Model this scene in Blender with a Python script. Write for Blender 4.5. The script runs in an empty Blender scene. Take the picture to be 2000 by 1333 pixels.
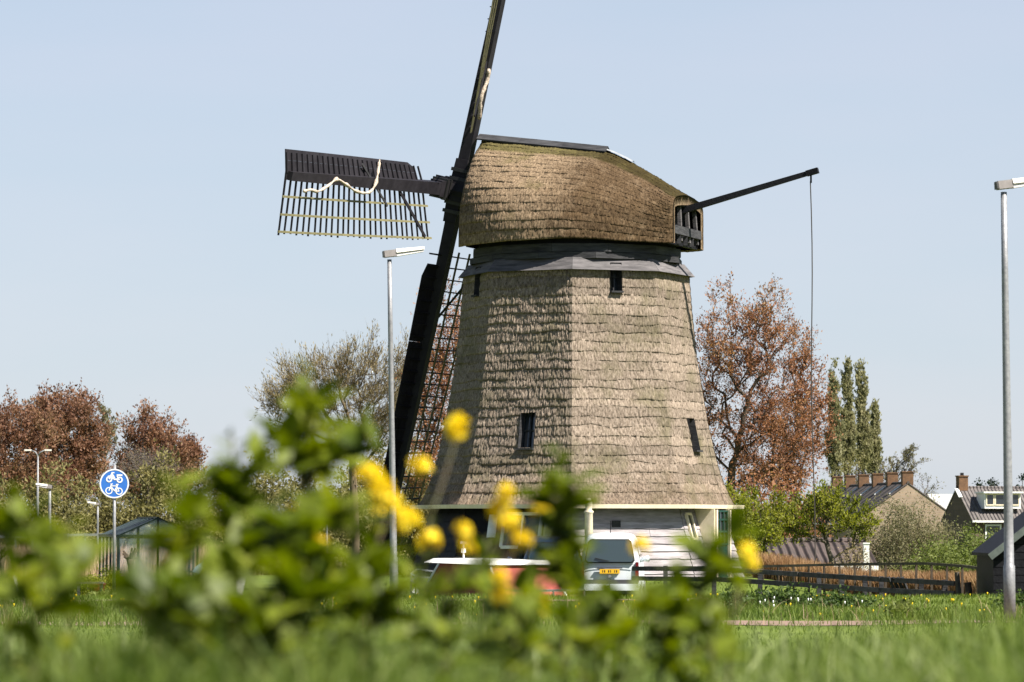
import bpy, bmesh, math, random
import numpy as np
from mathutils import Vector, Matrix

R = math.radians
random.seed(7)
rng = np.random.default_rng(11)
scene = bpy.context.scene
COL = scene.collection

# ------------------------------------------------------------------ camera
CAM_Z = 1.55
FPX = 7000.0                       # focal length in pixels of the 2000 px wide photograph
PITCH = math.atan(360.5 / FPX)
cam_d = bpy.data.cameras.new('camera')
cam = bpy.data.objects.new('camera', cam_d)
COL.objects.link(cam)
cam_d.sensor_width = 36.0
cam_d.lens = 36.0 * FPX / 2000.0
cam_d.clip_start = 0.1
cam_d.clip_end = 20000
cam.location = (0, 0, CAM_Z)
cam.rotation_euler = (R(90) + PITCH, 0, 0)
cam_d.dof.use_dof = True
cam_d.dof.focus_distance = 102.0
cam_d.dof.aperture_fstop = 4.3
scene.camera = cam

# ------------------------------------------------------------------ world and sun
SUN_AZ, SUN_EL = 56.0, 51.0       # degrees to the right of the line towards the camera / above the horizon
w = bpy.data.worlds.new('World')
scene.world = w
w.use_nodes = True
nt = w.node_tree
bg = nt.nodes['Background']
sky = nt.nodes.new('ShaderNodeTexSky')
sky.sky_type = 'NISHITA'
sky.sun_disc = False
sky.sun_elevation = R(SUN_EL)
sky.sun_rotation = R(180 - SUN_AZ)
sky.altitude = 0
sky.air_density = 1.0
sky.dust_density = 0.4
sky.ozone_density = 4.0
haze = nt.nodes.new('ShaderNodeMix')          # thin even spring haze over the blue
haze.data_type = 'RGBA'
# the haze is thickest at the horizon and thins out towards the zenith
wtc = nt.nodes.new('ShaderNodeTexCoord')
# hardly visible streaks of thin high cloud
wns = nt.nodes.new('ShaderNodeTexNoise')
wns.inputs['Scale'].default_value = 5.0
wns.inputs['Detail'].default_value = 5
wmp = nt.nodes.new('ShaderNodeMapping')
wmp.inputs['Scale'].default_value = (1, 1, 5)
nt.links.new(wtc.outputs['Generated'], wmp.inputs['Vector'])
nt.links.new(wmp.outputs[0], wns.inputs['Vector'])
wrp = nt.nodes.new('ShaderNodeValToRGB')
wrp.color_ramp.elements[0].position = 0.40
wrp.color_ramp.elements[1].position = 0.68
wrp.color_ramp.elements[0].color = (0.447, 0.490, 0.563, 1)
wrp.color_ramp.elements[1].color = (0.482, 0.503, 0.572, 1)
nt.links.new(wns.outputs['Fac'], wrp.inputs[0])
wsc = nt.nodes.new('ShaderNodeVectorMath')
wsc.operation = 'SCALE'
wsc.inputs['Scale'].default_value = 10.0
nt.links.new(wrp.outputs[0], wsc.inputs[0])
nt.links.new(wsc.outputs[0], haze.inputs[7])
wsp = nt.nodes.new('ShaderNodeSeparateXYZ')
nt.links.new(wtc.outputs['Generated'], wsp.inputs[0])
wmr = nt.nodes.new('ShaderNodeMapRange')
wmr.interpolation_type = 'SMOOTHSTEP'
wmr.inputs['From Min'].default_value = 0.0
wmr.inputs['From Max'].default_value = 0.60
wmr.inputs['To Min'].default_value = 0.78
wmr.inputs['To Max'].default_value = 0.03
nt.links.new(wsp.outputs['Z'], wmr.inputs['Value'])
nt.links.new(wmr.outputs[0], haze.inputs['Factor'])

nt.links.new(sky.outputs[0], haze.inputs[6])
nt.links.new(haze.outputs[2], bg.inputs[0])
bg.inputs[1].default_value = 0.05
sd = bpy.data.lights.new('sun', 'SUN')
sd.energy = 5.0
sd.angle = R(0.5)
sd.color = (1.0, 0.94, 0.84)
sun = bpy.data.objects.new('sun', sd)
COL.objects.link(sun)
sdir = Vector((math.sin(R(SUN_AZ)) * math.cos(R(SUN_EL)), -math.cos(R(SUN_AZ)) * math.cos(R(SUN_EL)), math.sin(R(SUN_EL))))
sun.rotation_euler = sdir.to_track_quat('Z', 'Y').to_euler()
sun.location = (60, -40, 80)
scene.view_settings.view_transform = 'Standard'
scene.view_settings.look = 'None'
scene.view_settings.exposure = 1.50
scene.view_settings.gamma = 1.0
scene.view_settings.use_curve_mapping = False
scene.render.engine = 'CYCLES'
scene.cycles.use_denoising = True
scene.cycles.max_bounces = 6
scene.cycles.transparent_max_bounces = 8
scene.cycles.caustics_reflective = False
scene.cycles.caustics_refractive = False

# ------------------------------------------------------------------ helpers
CP, SP = math.cos(PITCH), math.sin(PITCH)
def at(px, py, D):
    """World point seen at photograph pixel (px, py), D metres away along +Y."""
    x = px - 1000.0
    yy = 666.5 - py
    ry = CP * FPX - SP * yy
    rz = SP * FPX + CP * yy
    k = D / ry
    return Vector((x * k, D, CAM_Z + rz * k))

def smooth(a, b, x):
    t = min(1.0, max(0.0, (x - a) / (b - a)))
    return t * t * (3 - 2 * t)

MX, MY = 1.87, 104.0               # mill axis

def gz(x, y):
    """Ground height."""
    z = 0.55 + 0.45 * smooth(2.0, 6.5, y)
    z *= 1.0 - smooth(11.5, 25.0, y)
    z -= 0.4 * smooth(77, 87, y)
    z -= 2.3 * smooth(135, 230, y)
    r = math.hypot(x - MX, y - MY)
    z += 0.47 * (1 - smooth(5.2, 9.0, r))
    # mooring basin
    bx = smooth(-7.0, -5.6, x) * (1 - smooth(1.7, 2.6, x))
    by = smooth(79.5, 81.0, y) * (1 - smooth(88.5, 90.0, y))
    z -= 1.2 * bx * by
    # gentle unevenness
    z += 0.03 * math.sin(x * 0.9 + y * 0.35) * math.sin(y * 0.5 - x * 0.2) * smooth(9, 20, y)
    return z

def tag(o, label=None, cat=None, group=None, kind=None):
    if label: o['label'] = label
    if cat: o['category'] = cat
    if group: o['group'] = group
    if kind: o['kind'] = kind
    return o

def thing(name, label, cat, loc=(0, 0, 0), rotz=0.0, group=None):
    o = bpy.data.objects.new(name, None)
    o.empty_display_size = 0.3
    COL.objects.link(o)
    o.location = loc
    o.rotation_euler = (0, 0, rotz)
    return tag(o, label, cat, group)

def link(name, me, parent=None):
    o = bpy.data.objects.new(name, me)
    COL.objects.link(o)
    if parent is not None:
        o.parent = parent
    return o

def copy_tree(o, parent=None):
    c = o.copy()
    COL.objects.link(c)
    c.parent = parent
    for ch in list(o.children):
        copy_tree(ch, c)
    return c

def np_mesh(name, V, F, mat=None, smooth_=False):
    """Mesh from vertex array (n,3) and face array (m,k)."""
    V = np.asarray(V, dtype=np.float32)
    F = np.asarray(F, dtype=np.int32)
    me = bpy.data.meshes.new(name)
    m, k = F.shape
    me.vertices.add(len(V))
    me.vertices.foreach_set('co', V.ravel())
    me.loops.add(m * k)
    me.loops.foreach_set('vertex_index', F.ravel())
    me.polygons.add(m)
    me.polygons.foreach_set('loop_start', np.arange(0, m * k, k, dtype=np.int32))
    if smooth_:
        me.polygons.foreach_set('use_smooth', np.ones(m, dtype=bool))
    me.update(calc_edges=True)
    if mat is not None:
        me.materials.append(mat)
    return me

class MB:
    def __init__(self):
        self.v = []
        self.f = []
    def add(self, vs, fs):
        n = len(self.v)
        self.v += [tuple(p) for p in vs]
        self.f += [tuple(i + n for i in q) for q in fs]
        return self
    def box(self, c, s, m=None):
        cx, cy, cz = c
        hx, hy, hz = s[0] / 2, s[1] / 2, s[2] / 2
        vs = [Vector((cx + a * hx, cy + b * hy, cz + d * hz)) for d in (-1, 1) for b in (-1, 1) for a in (-1, 1)]
        if m is not None:
            vs = [m @ p for p in vs]
        return self.add(vs, [(0, 2, 3, 1), (4, 5, 7, 6), (0, 1, 5, 4), (2, 6, 7, 3), (0, 4, 6, 2), (1, 3, 7, 5)])
    def bar(self, p0, p1, w0, h0, w1=None, h1=None, up=(0, 0, 1)):
        p0, p1 = Vector(p0), Vector(p1)
        w1 = w0 if w1 is None else w1
        h1 = h0 if h1 is None else h1
        d = (p1 - p0).normalized()
        up = Vector(up)
        s = d.cross(up)
        if s.length < 1e-4:
            s = d.cross(Vector((1, 0, 0)))
        s.normalize()
        u = s.cross(d)
        vs = []
        for p, a, b in ((p0, w0, h0), (p1, w1, h1)):
            for i, j in ((-1, -1), (1, -1), (1, 1), (-1, 1)):
                vs.append(p + s * (i * a / 2) + u * (j * b / 2))
        return self.add(vs, [(3, 2, 1, 0), (4, 5, 6, 7), (0, 1, 5, 4), (1, 2, 6, 5), (2, 3, 7, 6), (3, 0, 4, 7)])
    def tube(self, pts, radii, n=8, cap=True):
        pts = [Vector(p) for p in pts]
        if not isinstance(radii, (list, tuple)):
            radii = [radii] * len(pts)
        vs = []
        prev = None
        for i, p in enumerate(pts):
            d = (pts[min(i + 1, len(pts) - 1)] - pts[max(i - 1, 0)])
            d.normalize()
            if prev is None:
                a = d.cross(Vector((0, 1, 0.13)))
                if a.length < 1e-3:
                    a = d.cross(Vector((1, 0, 0)))
            else:
                a = prev - d * prev.dot(d)
            a.normalize()
            prev = a
            b = d.cross(a)
            for k in range(n):
                t = 2 * math.pi * k / n
                vs.append(p + a * (math.cos(t) * radii[i]) + b * (math.sin(t) * radii[i]))
        fs = []
        for i in range(len(pts) - 1):
            for k in range(n):
                fs.append((i * n + k, i * n + (k + 1) % n, (i + 1) * n + (k + 1) % n, (i + 1) * n + k))
        if cap:
            fs.append(tuple(range(n - 1, -1, -1)))
            fs.append(tuple((len(pts) - 1) * n + k for k in range(n)))
        return self.add(vs, fs)
    def prism(self, outline, o, ax, ay, depth):
        """outline of 2D points on plane (o; ax, ay), extruded by the vector depth."""
        o, ax, ay, depth = Vector(o), Vector(ax), Vector(ay), Vector(depth)
        n = len(outline)
        a = [o + ax * p[0] + ay * p[1] for p in outline]
        b = [p + depth for p in a]
        fs = [tuple(range(n)), tuple(range(2 * n - 1, n - 1, -1))]
        for i in range(n):
            j = (i + 1) % n
            fs.append((i, n + i, n + j, j))
        return self.add(a + b, fs)
    def ring(self, o, ax, ay, r0, r1, depth, n=28):
        o, ax, ay, depth = Vector(o), Vector(ax), Vector(ay), Vector(depth)
        vs = []
        for dd in (Vector((0, 0, 0)), depth):
            for r in (r0, r1):
                for k in range(n):
                    t = 2 * math.pi * k / n
                    vs.append(o + dd + ax * (math.cos(t) * r) + ay * (math.sin(t) * r))
        fs = []
        for k in range(n):
            j = (k + 1) % n
            fs += [(k, j, n + j, n + k), (2 * n + j, 2 * n + k, 3 * n + k, 3 * n + j),
                   (n + k, n + j, 3 * n + j, 3 * n + k), (j, k, 2 * n + k, 2 * n + j)]
        return self.add(vs, fs)
    def mesh(self, name, mat, smooth_=False):
        me = bpy.data.meshes.new(name)
        me.from_pydata(self.v, [], self.f)
        bm = bmesh.new()
        bm.from_mesh(me)
        bmesh.ops.recalc_face_normals(bm, faces=bm.faces)
        bm.to_mesh(me)
        bm.free()
        if smooth_:
            for p in me.polygons:
                p.use_smooth = True
        me.materials.append(mat)
        return me
    def build(self, name, mat, parent=None, smooth_=False):
        return link(name, self.mesh(name, mat, smooth_), parent)

# ------------------------------------------------------------------ materials
ALB = 0.60        # all reflectances were estimated for a shorter exposure
def alb(c):
    return tuple(v * ALB for v in c)

def new_mat(name):
    m = bpy.data.materials.new(name)
    m.use_nodes = True
    n = m.node_tree.nodes
    return m, n, m.node_tree.links, n['Principled BSDF']

def mat(name, c1, c2=None, scale=4.0, rough=0.8, stretch=(1, 1, 1), bump=0.0, bscale=None, metal=0.0, spec=0.3, per_object=0.0, detail=5.0):
    c1 = alb(c1)
    c2 = None if c2 is None else alb(c2)
    m, n, l, p = new_mat(name)
    p.inputs['Roughness'].default_value = rough
    p.inputs['Metallic'].default_value = metal
    p.inputs['Specular IOR Level'].default_value = spec
    if c2 is None:
        c2 = tuple(v * 0.72 for v in c1)
    tc = n.new('ShaderNodeTexCoord')
    mp = n.new('ShaderNodeMapping')
    mp.inputs['Scale'].default_value = stretch
    l.new(tc.outputs['Object'], mp.inputs['Vector'])
    ns = n.new('ShaderNodeTexNoise')
    ns.inputs['Scale'].default_value = scale
    ns.inputs['Detail'].default_value = detail
    ns.inputs['Roughness'].default_value = 0.65
    l.new(mp.outputs[0], ns.inputs['Vector'])
    rp = n.new('ShaderNodeValToRGB')
    rp.color_ramp.elements[0].position = 0.33
    rp.color_ramp.elements[1].position = 0.67
    rp.color_ramp.elements[0].color = (*c2, 1)
    rp.color_ramp.elements[1].color = (*c1, 1)
    l.new(ns.outputs['Fac'], rp.inputs[0])
    out = rp.outputs[0]
    if per_object > 0:
        oi = n.new('ShaderNodeObjectInfo')
        mr = n.new('ShaderNodeMapRange')
        mr.inputs['To Min'].default_value = 1 - per_object
        mr.inputs['To Max'].default_value = 1 + per_object
        l.new(oi.outputs['Random'], mr.inputs['Value'])
        mx = n.new('ShaderNodeMix')
        mx.data_type = 'RGBA'
        mx.blend_type = 'MULTIPLY'
        mx.inputs['Factor'].default_value = 1.0
        l.new(out, mx.inputs[6])
        l.new(mr.outputs[0], mx.inputs[7])
        out = mx.outputs[2]
    l.new(out, p.inputs['Base Color'])
    if bump > 0:
        nb = n.new('ShaderNodeTexNoise')
        nb.inputs['Scale'].default_value = bscale or scale * 4
        nb.inputs['Detail'].default_value = 6
        l.new(mp.outputs[0], nb.inputs['Vector'])
        b = n.new('ShaderNodeBump')
        b.inputs['Strength'].default_value = bump
        b.inputs['Distance'].default_value = 0.03
        l.new(nb.outputs['Fac'], b.inputs['Height'])
        l.new(b.outputs[0], p.inputs['Normal'])
    return m

def leaf_mat(name, cols, trans=0.35, patch=0.6, rough=0.6):
    """Foliage: colour varies leaf by leaf, and slowly through the plant."""
    cols = [alb(c) for c in cols]
    m = bpy.data.materials.new(name)
    m.use_nodes = True
    n, l = m.node_tree.nodes, m.node_tree.links
    for x in list(n):
        n.remove(x)
    out = n.new('ShaderNodeOutputMaterial')
    geo = n.new('ShaderNodeNewGeometry')
    ns = n.new('ShaderNodeTexNoise')
    ns.inputs['Scale'].default_value = patch
    ns.inputs['Detail'].default_value = 3
    l.new(geo.outputs['Position'], ns.inputs['Vector'])
    add = n.new('ShaderNodeMath')
    add.operation = 'MULTIPLY_ADD'
    add.inputs[1].default_value = 0.55
    l.new(geo.outputs['Random Per Island'], add.inputs[0])
    sub = n.new('ShaderNodeMath')
    sub.operation = 'MULTIPLY_ADD'
    sub.inputs[1].default_value = 1.5
    sub.inputs[2].default_value = -0.53
    l.new(ns.outputs['Fac'], sub.inputs[0])
    l.new(sub.outputs[0], add.inputs[2])
    rp = n.new('ShaderNodeValToRGB')
    e = rp.color_ramp.elements
    while len(e) < len(cols):
        e.new(0.5)
    for i, c in enumerate(cols):
        e[i].position = i / (len(cols) - 1)
        e[i].color = (*c, 1)
    l.new(add.outputs[0], rp.inputs[0])
    p = n.new('ShaderNodeBsdfPrincipled')
    p.inputs['Roughness'].default_value = rough
    p.inputs['Specular IOR Level'].default_value = 0.25
    l.new(rp.outputs[0], p.inputs['Base Color'])
    t = n.new('ShaderNodeBsdfTranslucent')
    hs = n.new('ShaderNodeHueSaturation')
    hs.inputs['Value'].default_value = 1.25
    hs.inputs['Saturation'].default_value = 1.1
    l.new(rp.outputs[0], hs.inputs['Color'])
    l.new(hs.outputs[0], t.inputs['Color'])
    mx = n.new('ShaderNodeMixShader')
    mx.inputs[0].default_value = trans
    l.new(p.outputs[0], mx.inputs[1])
    l.new(t.outputs[0], mx.inputs[2])
    l.new(mx.outputs[0], out.inputs[0])
    return m

def thatch_mat(name, light, mid, dark, moss, moss_low, ridge_moss=False, old=(.1, .1, .1), old_amt=0.7):
    light, mid, dark, moss = alb(light), alb(mid), alb(dark), alb(moss)
    m, n, l, p = new_mat(name)
    p.inputs['Roughness'].default_value = 0.95
    p.inputs['Specular IOR Level'].default_value = 0.1
    tc = n.new('ShaderNodeTexCoord')
    mp = n.new('ShaderNodeMapping')
    mp.inputs['Scale'].default_value = (1, 1, 0.42)
    l.new(tc.outputs['Object'], mp.inputs['Vector'])
    fine = n.new('ShaderNodeTexNoise')
    fine.inputs['Scale'].default_value = 19
    fine.inputs['Detail'].default_value = 6
    fine.inputs['Roughness'].default_value = 0.8
    l.new(mp.outputs[0], fine.inputs['Vector'])
    rp = n.new('ShaderNodeValToRGB')
    e = rp.color_ramp.elements
    e[0].position, e[0].color = 0.36, (*dark, 1)
    e[1].position, e[1].color = 0.62, (*light, 1)
    x = e.new(0.48)
    x.color = (*mid, 1)
    l.new(fine.outputs['Fac'], rp.inputs[0])
    big = n.new('ShaderNodeTexNoise')
    big.inputs['Scale'].default_value = 0.95
    big.inputs['Detail'].default_value = 5
    big.inputs['Roughness'].default_value = 0.6
    l.new(tc.outputs['Object'], big.inputs['Vector'])
    mr = n.new('ShaderNodeMapRange')
    mr.inputs['From Min'].default_value = moss_low
    mr.inputs['From Max'].default_value = moss_low + 0.22
    mr.inputs['To Max'].default_value = 0.85
    l.new(big.outputs['Fac'], mr.inputs['Value'])
    fac = mr.outputs[0]
    if ridge_moss:
        # moss band below the ridge board: height along the course stack is stored per face corner
        at_ = n.new('ShaderNodeAttribute')
        at_.attribute_name = 'up_the_roof'
        ad = n.new('ShaderNodeMath')
        ad.operation = 'MULTIPLY_ADD'
        ad.inputs[1].default_value = 0.10
        l.new(big.outputs['Fac'], ad.inputs[0])
        l.new(at_.outputs['Fac'], ad.inputs[2])
        m2 = n.new('ShaderNodeMapRange')
        m2.inputs['From Min'].default_value = 0.835
        m2.inputs['From Max'].default_value = 0.875
        m2.inputs['To Max'].default_value = 0.85
        l.new(ad.outputs[0], m2.inputs['Value'])
        mxm = n.new('ShaderNodeMath')
        mxm.operation = 'MAXIMUM'
        l.new(fac, mxm.inputs[0])
        l.new(m2.outputs[0], mxm.inputs[1])
        fac = mxm.outputs[0]
    mossn = n.new('ShaderNodeTexNoise')
    mossn.inputs['Scale'].default_value = 9
    mossn.inputs['Detail'].default_value = 4
    l.new(tc.outputs['Object'], mossn.inputs['Vector'])
    mrp = n.new('ShaderNodeValToRGB')
    mrp.color_ramp.elements[0].position = 0.35
    mrp.color_ramp.elements[1].position = 0.7
    mrp.color_ramp.elements[0].color = (*[v * 0.6 for v in moss], 1)
    mrp.color_ramp.elements[1].color = (*[v * 1.3 for v in moss], 1)
    l.new(mossn.outputs['Fac'], mrp.inputs[0])
    mx = n.new('ShaderNodeMix')
    mx.data_type = 'RGBA'
    l.new(fac, mx.inputs['Factor'])
    l.new(rp.outputs[0], mx.inputs[6])
    l.new(mrp.outputs[0], mx.inputs[7])
    # older, browner reed; at the cap front also painted moss and shade
    oa = n.new('ShaderNodeAttribute')
    oa.attribute_name = 'old_or_shaded_reed'
    on = n.new('ShaderNodeTexNoise')
    on.inputs['Scale'].default_value = 2.6
    on.inputs['Detail'].default_value = 6
    on.inputs['Roughness'].default_value = 0.7
    l.new(tc.outputs['Object'], on.inputs['Vector'])
    oad = n.new('ShaderNodeMath')
    oad.operation = 'MULTIPLY_ADD'
    oad.inputs[1].default_value = 1.6
    l.new(on.outputs['Fac'], oad.inputs[0])
    l.new(oa.outputs['Fac'], oad.inputs[2])
    om = n.new('ShaderNodeMapRange')
    om.inputs['From Min'].default_value = 1.0
    om.inputs['From Max'].default_value = 1.75
    om.inputs['To Max'].default_value = old_amt
    l.new(oad.outputs[0], om.inputs['Value'])
    oc = n.new('ShaderNodeMix')
    oc.data_type = 'RGBA'
    oc.blend_type = 'MULTIPLY'
    oc.inputs[7].default_value = (*old, 1)
    l.new(om.outputs[0], oc.inputs['Factor'])
    l.new(mx.outputs[2], oc.inputs[6])
    mx = oc
    oi = n.new('ShaderNodeObjectInfo')
    mr3 = n.new('ShaderNodeMapRange')
    mr3.inputs['To Min'].default_value = 0.84
    mr3.inputs['To Max'].default_value = 1.16
    l.new(oi.outputs['Random'], mr3.inputs['Value'])
    mu = n.new('ShaderNodeMix')
    mu.data_type = 'RGBA'
    mu.blend_type = 'MULTIPLY'
    mu.inputs['Factor'].default_value = 1
    l.new(mx.outputs[2], mu.inputs[6])
    l.new(mr3.outputs[0], mu.inputs[7])
    l.new(mu.outputs[2], p.inputs['Base Color'])
    b = n.new('ShaderNodeBump')
    b.inputs['Strength'].default_value = 0.8
    b.inputs['Distance'].default_value = 0.03
    l.new(fine.outputs['Fac'], b.inputs['Height'])
    l.new(b.outputs[0], p.inputs['Normal'])
    return m

def glass_mat(name, tint=(0.02, 0.025, 0.03), rough=0.05):
    m, n, l, p = new_mat(name)
    p.inputs['Base Color'].default_value = (*tint, 1)
    p.inputs['Roughness'].default_value = rough
    p.inputs['Specular IOR Level'].default_value = 0.8
    return m

def clear_glass(name, tint=(0.75, 0.85, 0.85), alpha=0.3):
    m, n, l, p = new_mat(name)
    p.inputs['Base Color'].default_value = (*tint, 1)
    p.inputs['Roughness'].default_value = 0.05
    p.inputs['Specular IOR Level'].default_value = 0.7
    p.inputs['Alpha'].default_value = alpha
    return m

def brick_mat(name, c1, c2, mortar, sx=1.0):
    c1, c2, mortar = alb(c1), alb(c2), alb(mortar)
    m, n, l, p = new_mat(name)
    p.inputs['Roughness'].default_value = 0.9
    tc = n.new('ShaderNodeTexCoord')
    mp = n.new('ShaderNodeMapping')
    mp.inputs['Rotation'].default_value = (R(90), 0, 0)
    l.new(tc.outputs['Object'], mp.inputs['Vector'])
    b = n.new('ShaderNodeTexBrick')
    b.inputs['Scale'].default_value = 1.0
    b.inputs['Color1'].default_value = (*c1, 1)
    b.inputs['Color2'].default_value = (*c2, 1)
    b.inputs['Mortar'].default_value = (*mortar, 1)
    b.inputs['Brick Width'].default_value = 0.22
    b.inputs['Row Height'].default_value = 0.066
    b.inputs['Mortar Size'].default_value = 0.008
    l.new(mp.outputs[0], b.inputs['Vector'])
    ns = n.new('ShaderNodeTexNoise')
    ns.inputs['Scale'].default_value = 1.3
    ns.inputs['Detail'].default_value = 6
    l.new(tc.outputs['Object'], ns.inputs['Vector'])
    mr = n.new('ShaderNodeMapRange')
    mr.inputs['To Min'].default_value = 0.55
    mr.inputs['To Max'].default_value = 1.4
    l.new(ns.outputs['Fac'], mr.inputs['Value'])
    mu = n.new('ShaderNodeMix')
    mu.data_type = 'RGBA'
    mu.blend_type = 'MULTIPLY'
    mu.inputs['Factor'].default_value = 1
    l.new(b.outputs['Color'], mu.inputs[6])
    l.new(mr.outputs[0], mu.inputs[7])
    l.new(mu.outputs[2], p.inputs['Base Color'])
    return m

M = {}
M['thatch'] = thatch_mat('weathered_reed_thatch', (0.50, 0.405, 0.325), (0.285, 0.225, 0.175), (0.085, 0.066, 0.05), (0.20, 0.175, 0.105), 0.48, old=(.60, .53, .44))
M['cap_thatch'] = thatch_mat('cap_reed_thatch', (0.43, 0.315, 0.205), (0.235, 0.168, 0.105), (0.07, 0.048, 0.03), (0.125, 0.11, 0.035), 0.57, True, old=(.33, .29, .235), old_amt=.95)
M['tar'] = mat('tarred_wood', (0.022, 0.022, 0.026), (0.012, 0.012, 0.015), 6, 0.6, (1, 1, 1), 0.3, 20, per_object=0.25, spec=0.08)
M['tar_grey'] = mat('weathered_black_wood', (0.085, 0.085, 0.09), (0.03, 0.03, 0.034), 5, 0.75, (0.4, 0.4, 3), 0.4, 18, per_object=0.2, spec=0.12)
M['sail_wood'] = mat('sail_black_wood', (0.035, 0.032, 0.038), (0.02, 0.018, 0.022), 3, 0.6, per_object=0.2, spec=0.1)
M['lath'] = mat('greenish_lath_wood', (0.30, 0.27, 0.14), (0.17, 0.15, 0.07), 5, 0.8)
M['canvas'] = mat('rolled_sailcloth', (0.82, 0.70, 0.58), (0.42, 0.33, 0.25), 9, 0.9, bump=0.6, bscale=25)
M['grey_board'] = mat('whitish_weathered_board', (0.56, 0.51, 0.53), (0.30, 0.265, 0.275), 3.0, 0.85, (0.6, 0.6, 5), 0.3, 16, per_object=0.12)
M['cream'] = mat('cream_paint', (1.18, 1.03, 0.78), (0.98, 0.84, 0.60), 5, 0.5)
M['white'] = mat('white_paint', (1.15, 1.14, 1.10), (0.95, 0.94, 0.90), 6, 0.5)
M['green_door'] = mat('dark_green_paint', (0.012, 0.075, 0.06), (0.008, 0.045, 0.036), 4, 0.4)
M['glass'] = glass_mat('dark_window_glass')
M['lead'] = mat('lead_sheet', (0.42, 0.44, 0.46), (0.28, 0.29, 0.31), 5, 0.55)
M['galv'] = mat('galvanised_steel', (0.42, 0.42, 0.43), (0.27, 0.27, 0.29), 14, 0.5, metal=0.35, bump=0.1, per_object=0.1)
M['lamp_white'] = mat('lamp_housing_white', (1.15, 1.10, 1.02), (0.95, 0.9, 0.82), 8, 0.5)
M['lamp_grey'] = mat('lamp_housing_grey', (0.30, 0.27, 0.26), (0.2, 0.18, 0.17), 8, 0.6)
M['lamp_lens'] = clear_glass('lamp_lens', (0.6, 0.57, 0.55), 0.8)
M['dark_metal'] = mat('dark_metal', (0.03, 0.03, 0.03), None, 6, 0.5)
M['sign_blue'] = mat('sign_blue', (0.06, 0.24, 0.80), (0.05, 0.21, 0.72), 8, 0.4)
M['sign_white'] = mat('sign_white', (1.15, 1.15, 1.15), (1.05, 1.05, 1.07), 8, 0.4)
M['rope'] = mat('hemp_rope', (0.08, 0.07, 0.06), None, 20, 0.9)
M['bark'] = mat('tree_bark', (0.13, 0.095, 0.065), (0.06, 0.043, 0.03), 6, 0.9)
M['bark_grey'] = mat('grey_bark', (0.17, 0.145, 0.11), (0.085, 0.07, 0.052), 6, 0.9)
M['twig'] = mat('twig_bark', (0.208, 0.156, 0.0975), (0.117, 0.0845, 0.052), 3, 0.9)
M['twig_violet'] = mat('bare_twig_bark', (0.22, 0.18, 0.165), (0.13, 0.105, 0.095), 2, 0.9)
M['leaf_brown'] = leaf_mat('copper_poplar_leaves', [(0.201, 0.0885, 0.0531), (0.401, 0.183, 0.1), (0.543, 0.271, 0.142), (0.496, 0.307, 0.118)], 0.4, 0.35)
M['leaf_brown_far'] = leaf_mat('reddish_poplar_leaves', [(0.18, 0.09, 0.06), (0.32, 0.16, 0.10), (0.40, 0.22, 0.13), (0.34, 0.24, 0.12)], 0.4, 0.3)
M['leaf_poplar'] = leaf_mat('poplar_green_leaves', [(0.216, 0.216, 0.101), (0.392, 0.378, 0.189), (0.567, 0.513, 0.297)], 0.45, 0.6)
M['leaf_olive'] = leaf_mat('olive_willow_leaves', [(0.149, 0.144, 0.0517), (0.299, 0.27, 0.0978), (0.414, 0.356, 0.161)], 0.4, 0.5)
M['leaf_pale'] = leaf_mat('pale_willow_catkins', [(0.247, 0.182, 0.091), (0.39, 0.312, 0.163), (0.494, 0.416, 0.234)], 0.35, 0.4)
M['leaf_fruit'] = leaf_mat('fruit_tree_leaves', [(0.122, 0.159, 0.0183), (0.293, 0.317, 0.0366), (0.464, 0.451, 0.0732)], 0.45, 0.9)
M['leaf_hedge'] = leaf_mat('hedge_leaves', [(0.08, 0.12, 0.02), (0.19, 0.24, 0.05), (0.30, 0.33, 0.10)], 0.42, 0.9)
M['leaf_grey'] = leaf_mat('grey_green_shrub_leaves', [(0.144, 0.138, 0.066), (0.264, 0.246, 0.12), (0.372, 0.336, 0.192)], 0.4, 0.7)
M['leaf_dark'] = leaf_mat('dark_verge_leaves', [(0.04, 0.075, 0.018), (0.085, 0.14, 0.03), (0.16, 0.22, 0.06)], 0.35, 1.5)
M['leaf_conifer'] = leaf_mat('conifer_needles', [(0.012, 0.028, 0.014), (0.025, 0.05, 0.025)], 0.1, 0.8)
M['leaf_weed'] = leaf_mat('weed_leaves', [(0.022, 0.042, 0.003), (0.078, 0.122, 0.006), (0.23, 0.285, 0.018), (0.56, 0.57, 0.11)], 0.42, 8.0, 0.5)
M['weed_stem'] = mat('weed_stem', (0.12, 0.16, 0.04), (0.11, 0.07, 0.03), 9, 0.6)
M['petal'] = leaf_mat('yellow_petals', [(1.05, 0.72, 0.01), (1.2, 0.90, 0.015), (1.3, 1.05, 0.05)], 0.35, 6.0)
M['grass'] = leaf_mat('grass_blades', [(0.05, 0.09, 0.012), (0.125, 0.195, 0.025), (0.23, 0.305, 0.055), (0.42, 0.47, 0.17)], 0.42, 2.6)
M['pale_grass'] = leaf_mat('pale_grass_stalks', [(0.20, 0.28, 0.06), (0.36, 0.44, 0.14), (0.60, 0.64, 0.34)], 0.4, 2.0)
M['lawn'] = leaf_mat('lawn_blades', [(0.10, 0.15, 0.02), (0.18, 0.25, 0.035), (0.28, 0.34, 0.07)], 0.4, 0.35)
M['reed'] = leaf_mat('dry_reed', [(0.38, 0.24, 0.14), (0.62, 0.43, 0.28), (0.8, 0.6, 0.42)], 0.3, 0.8)
M['red_reed'] = leaf_mat('rusty_reed', [(0.26, 0.13, 0.06), (0.46, 0.27, 0.13), (0.62, 0.42, 0.22)], 0.3, 1.2)

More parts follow.
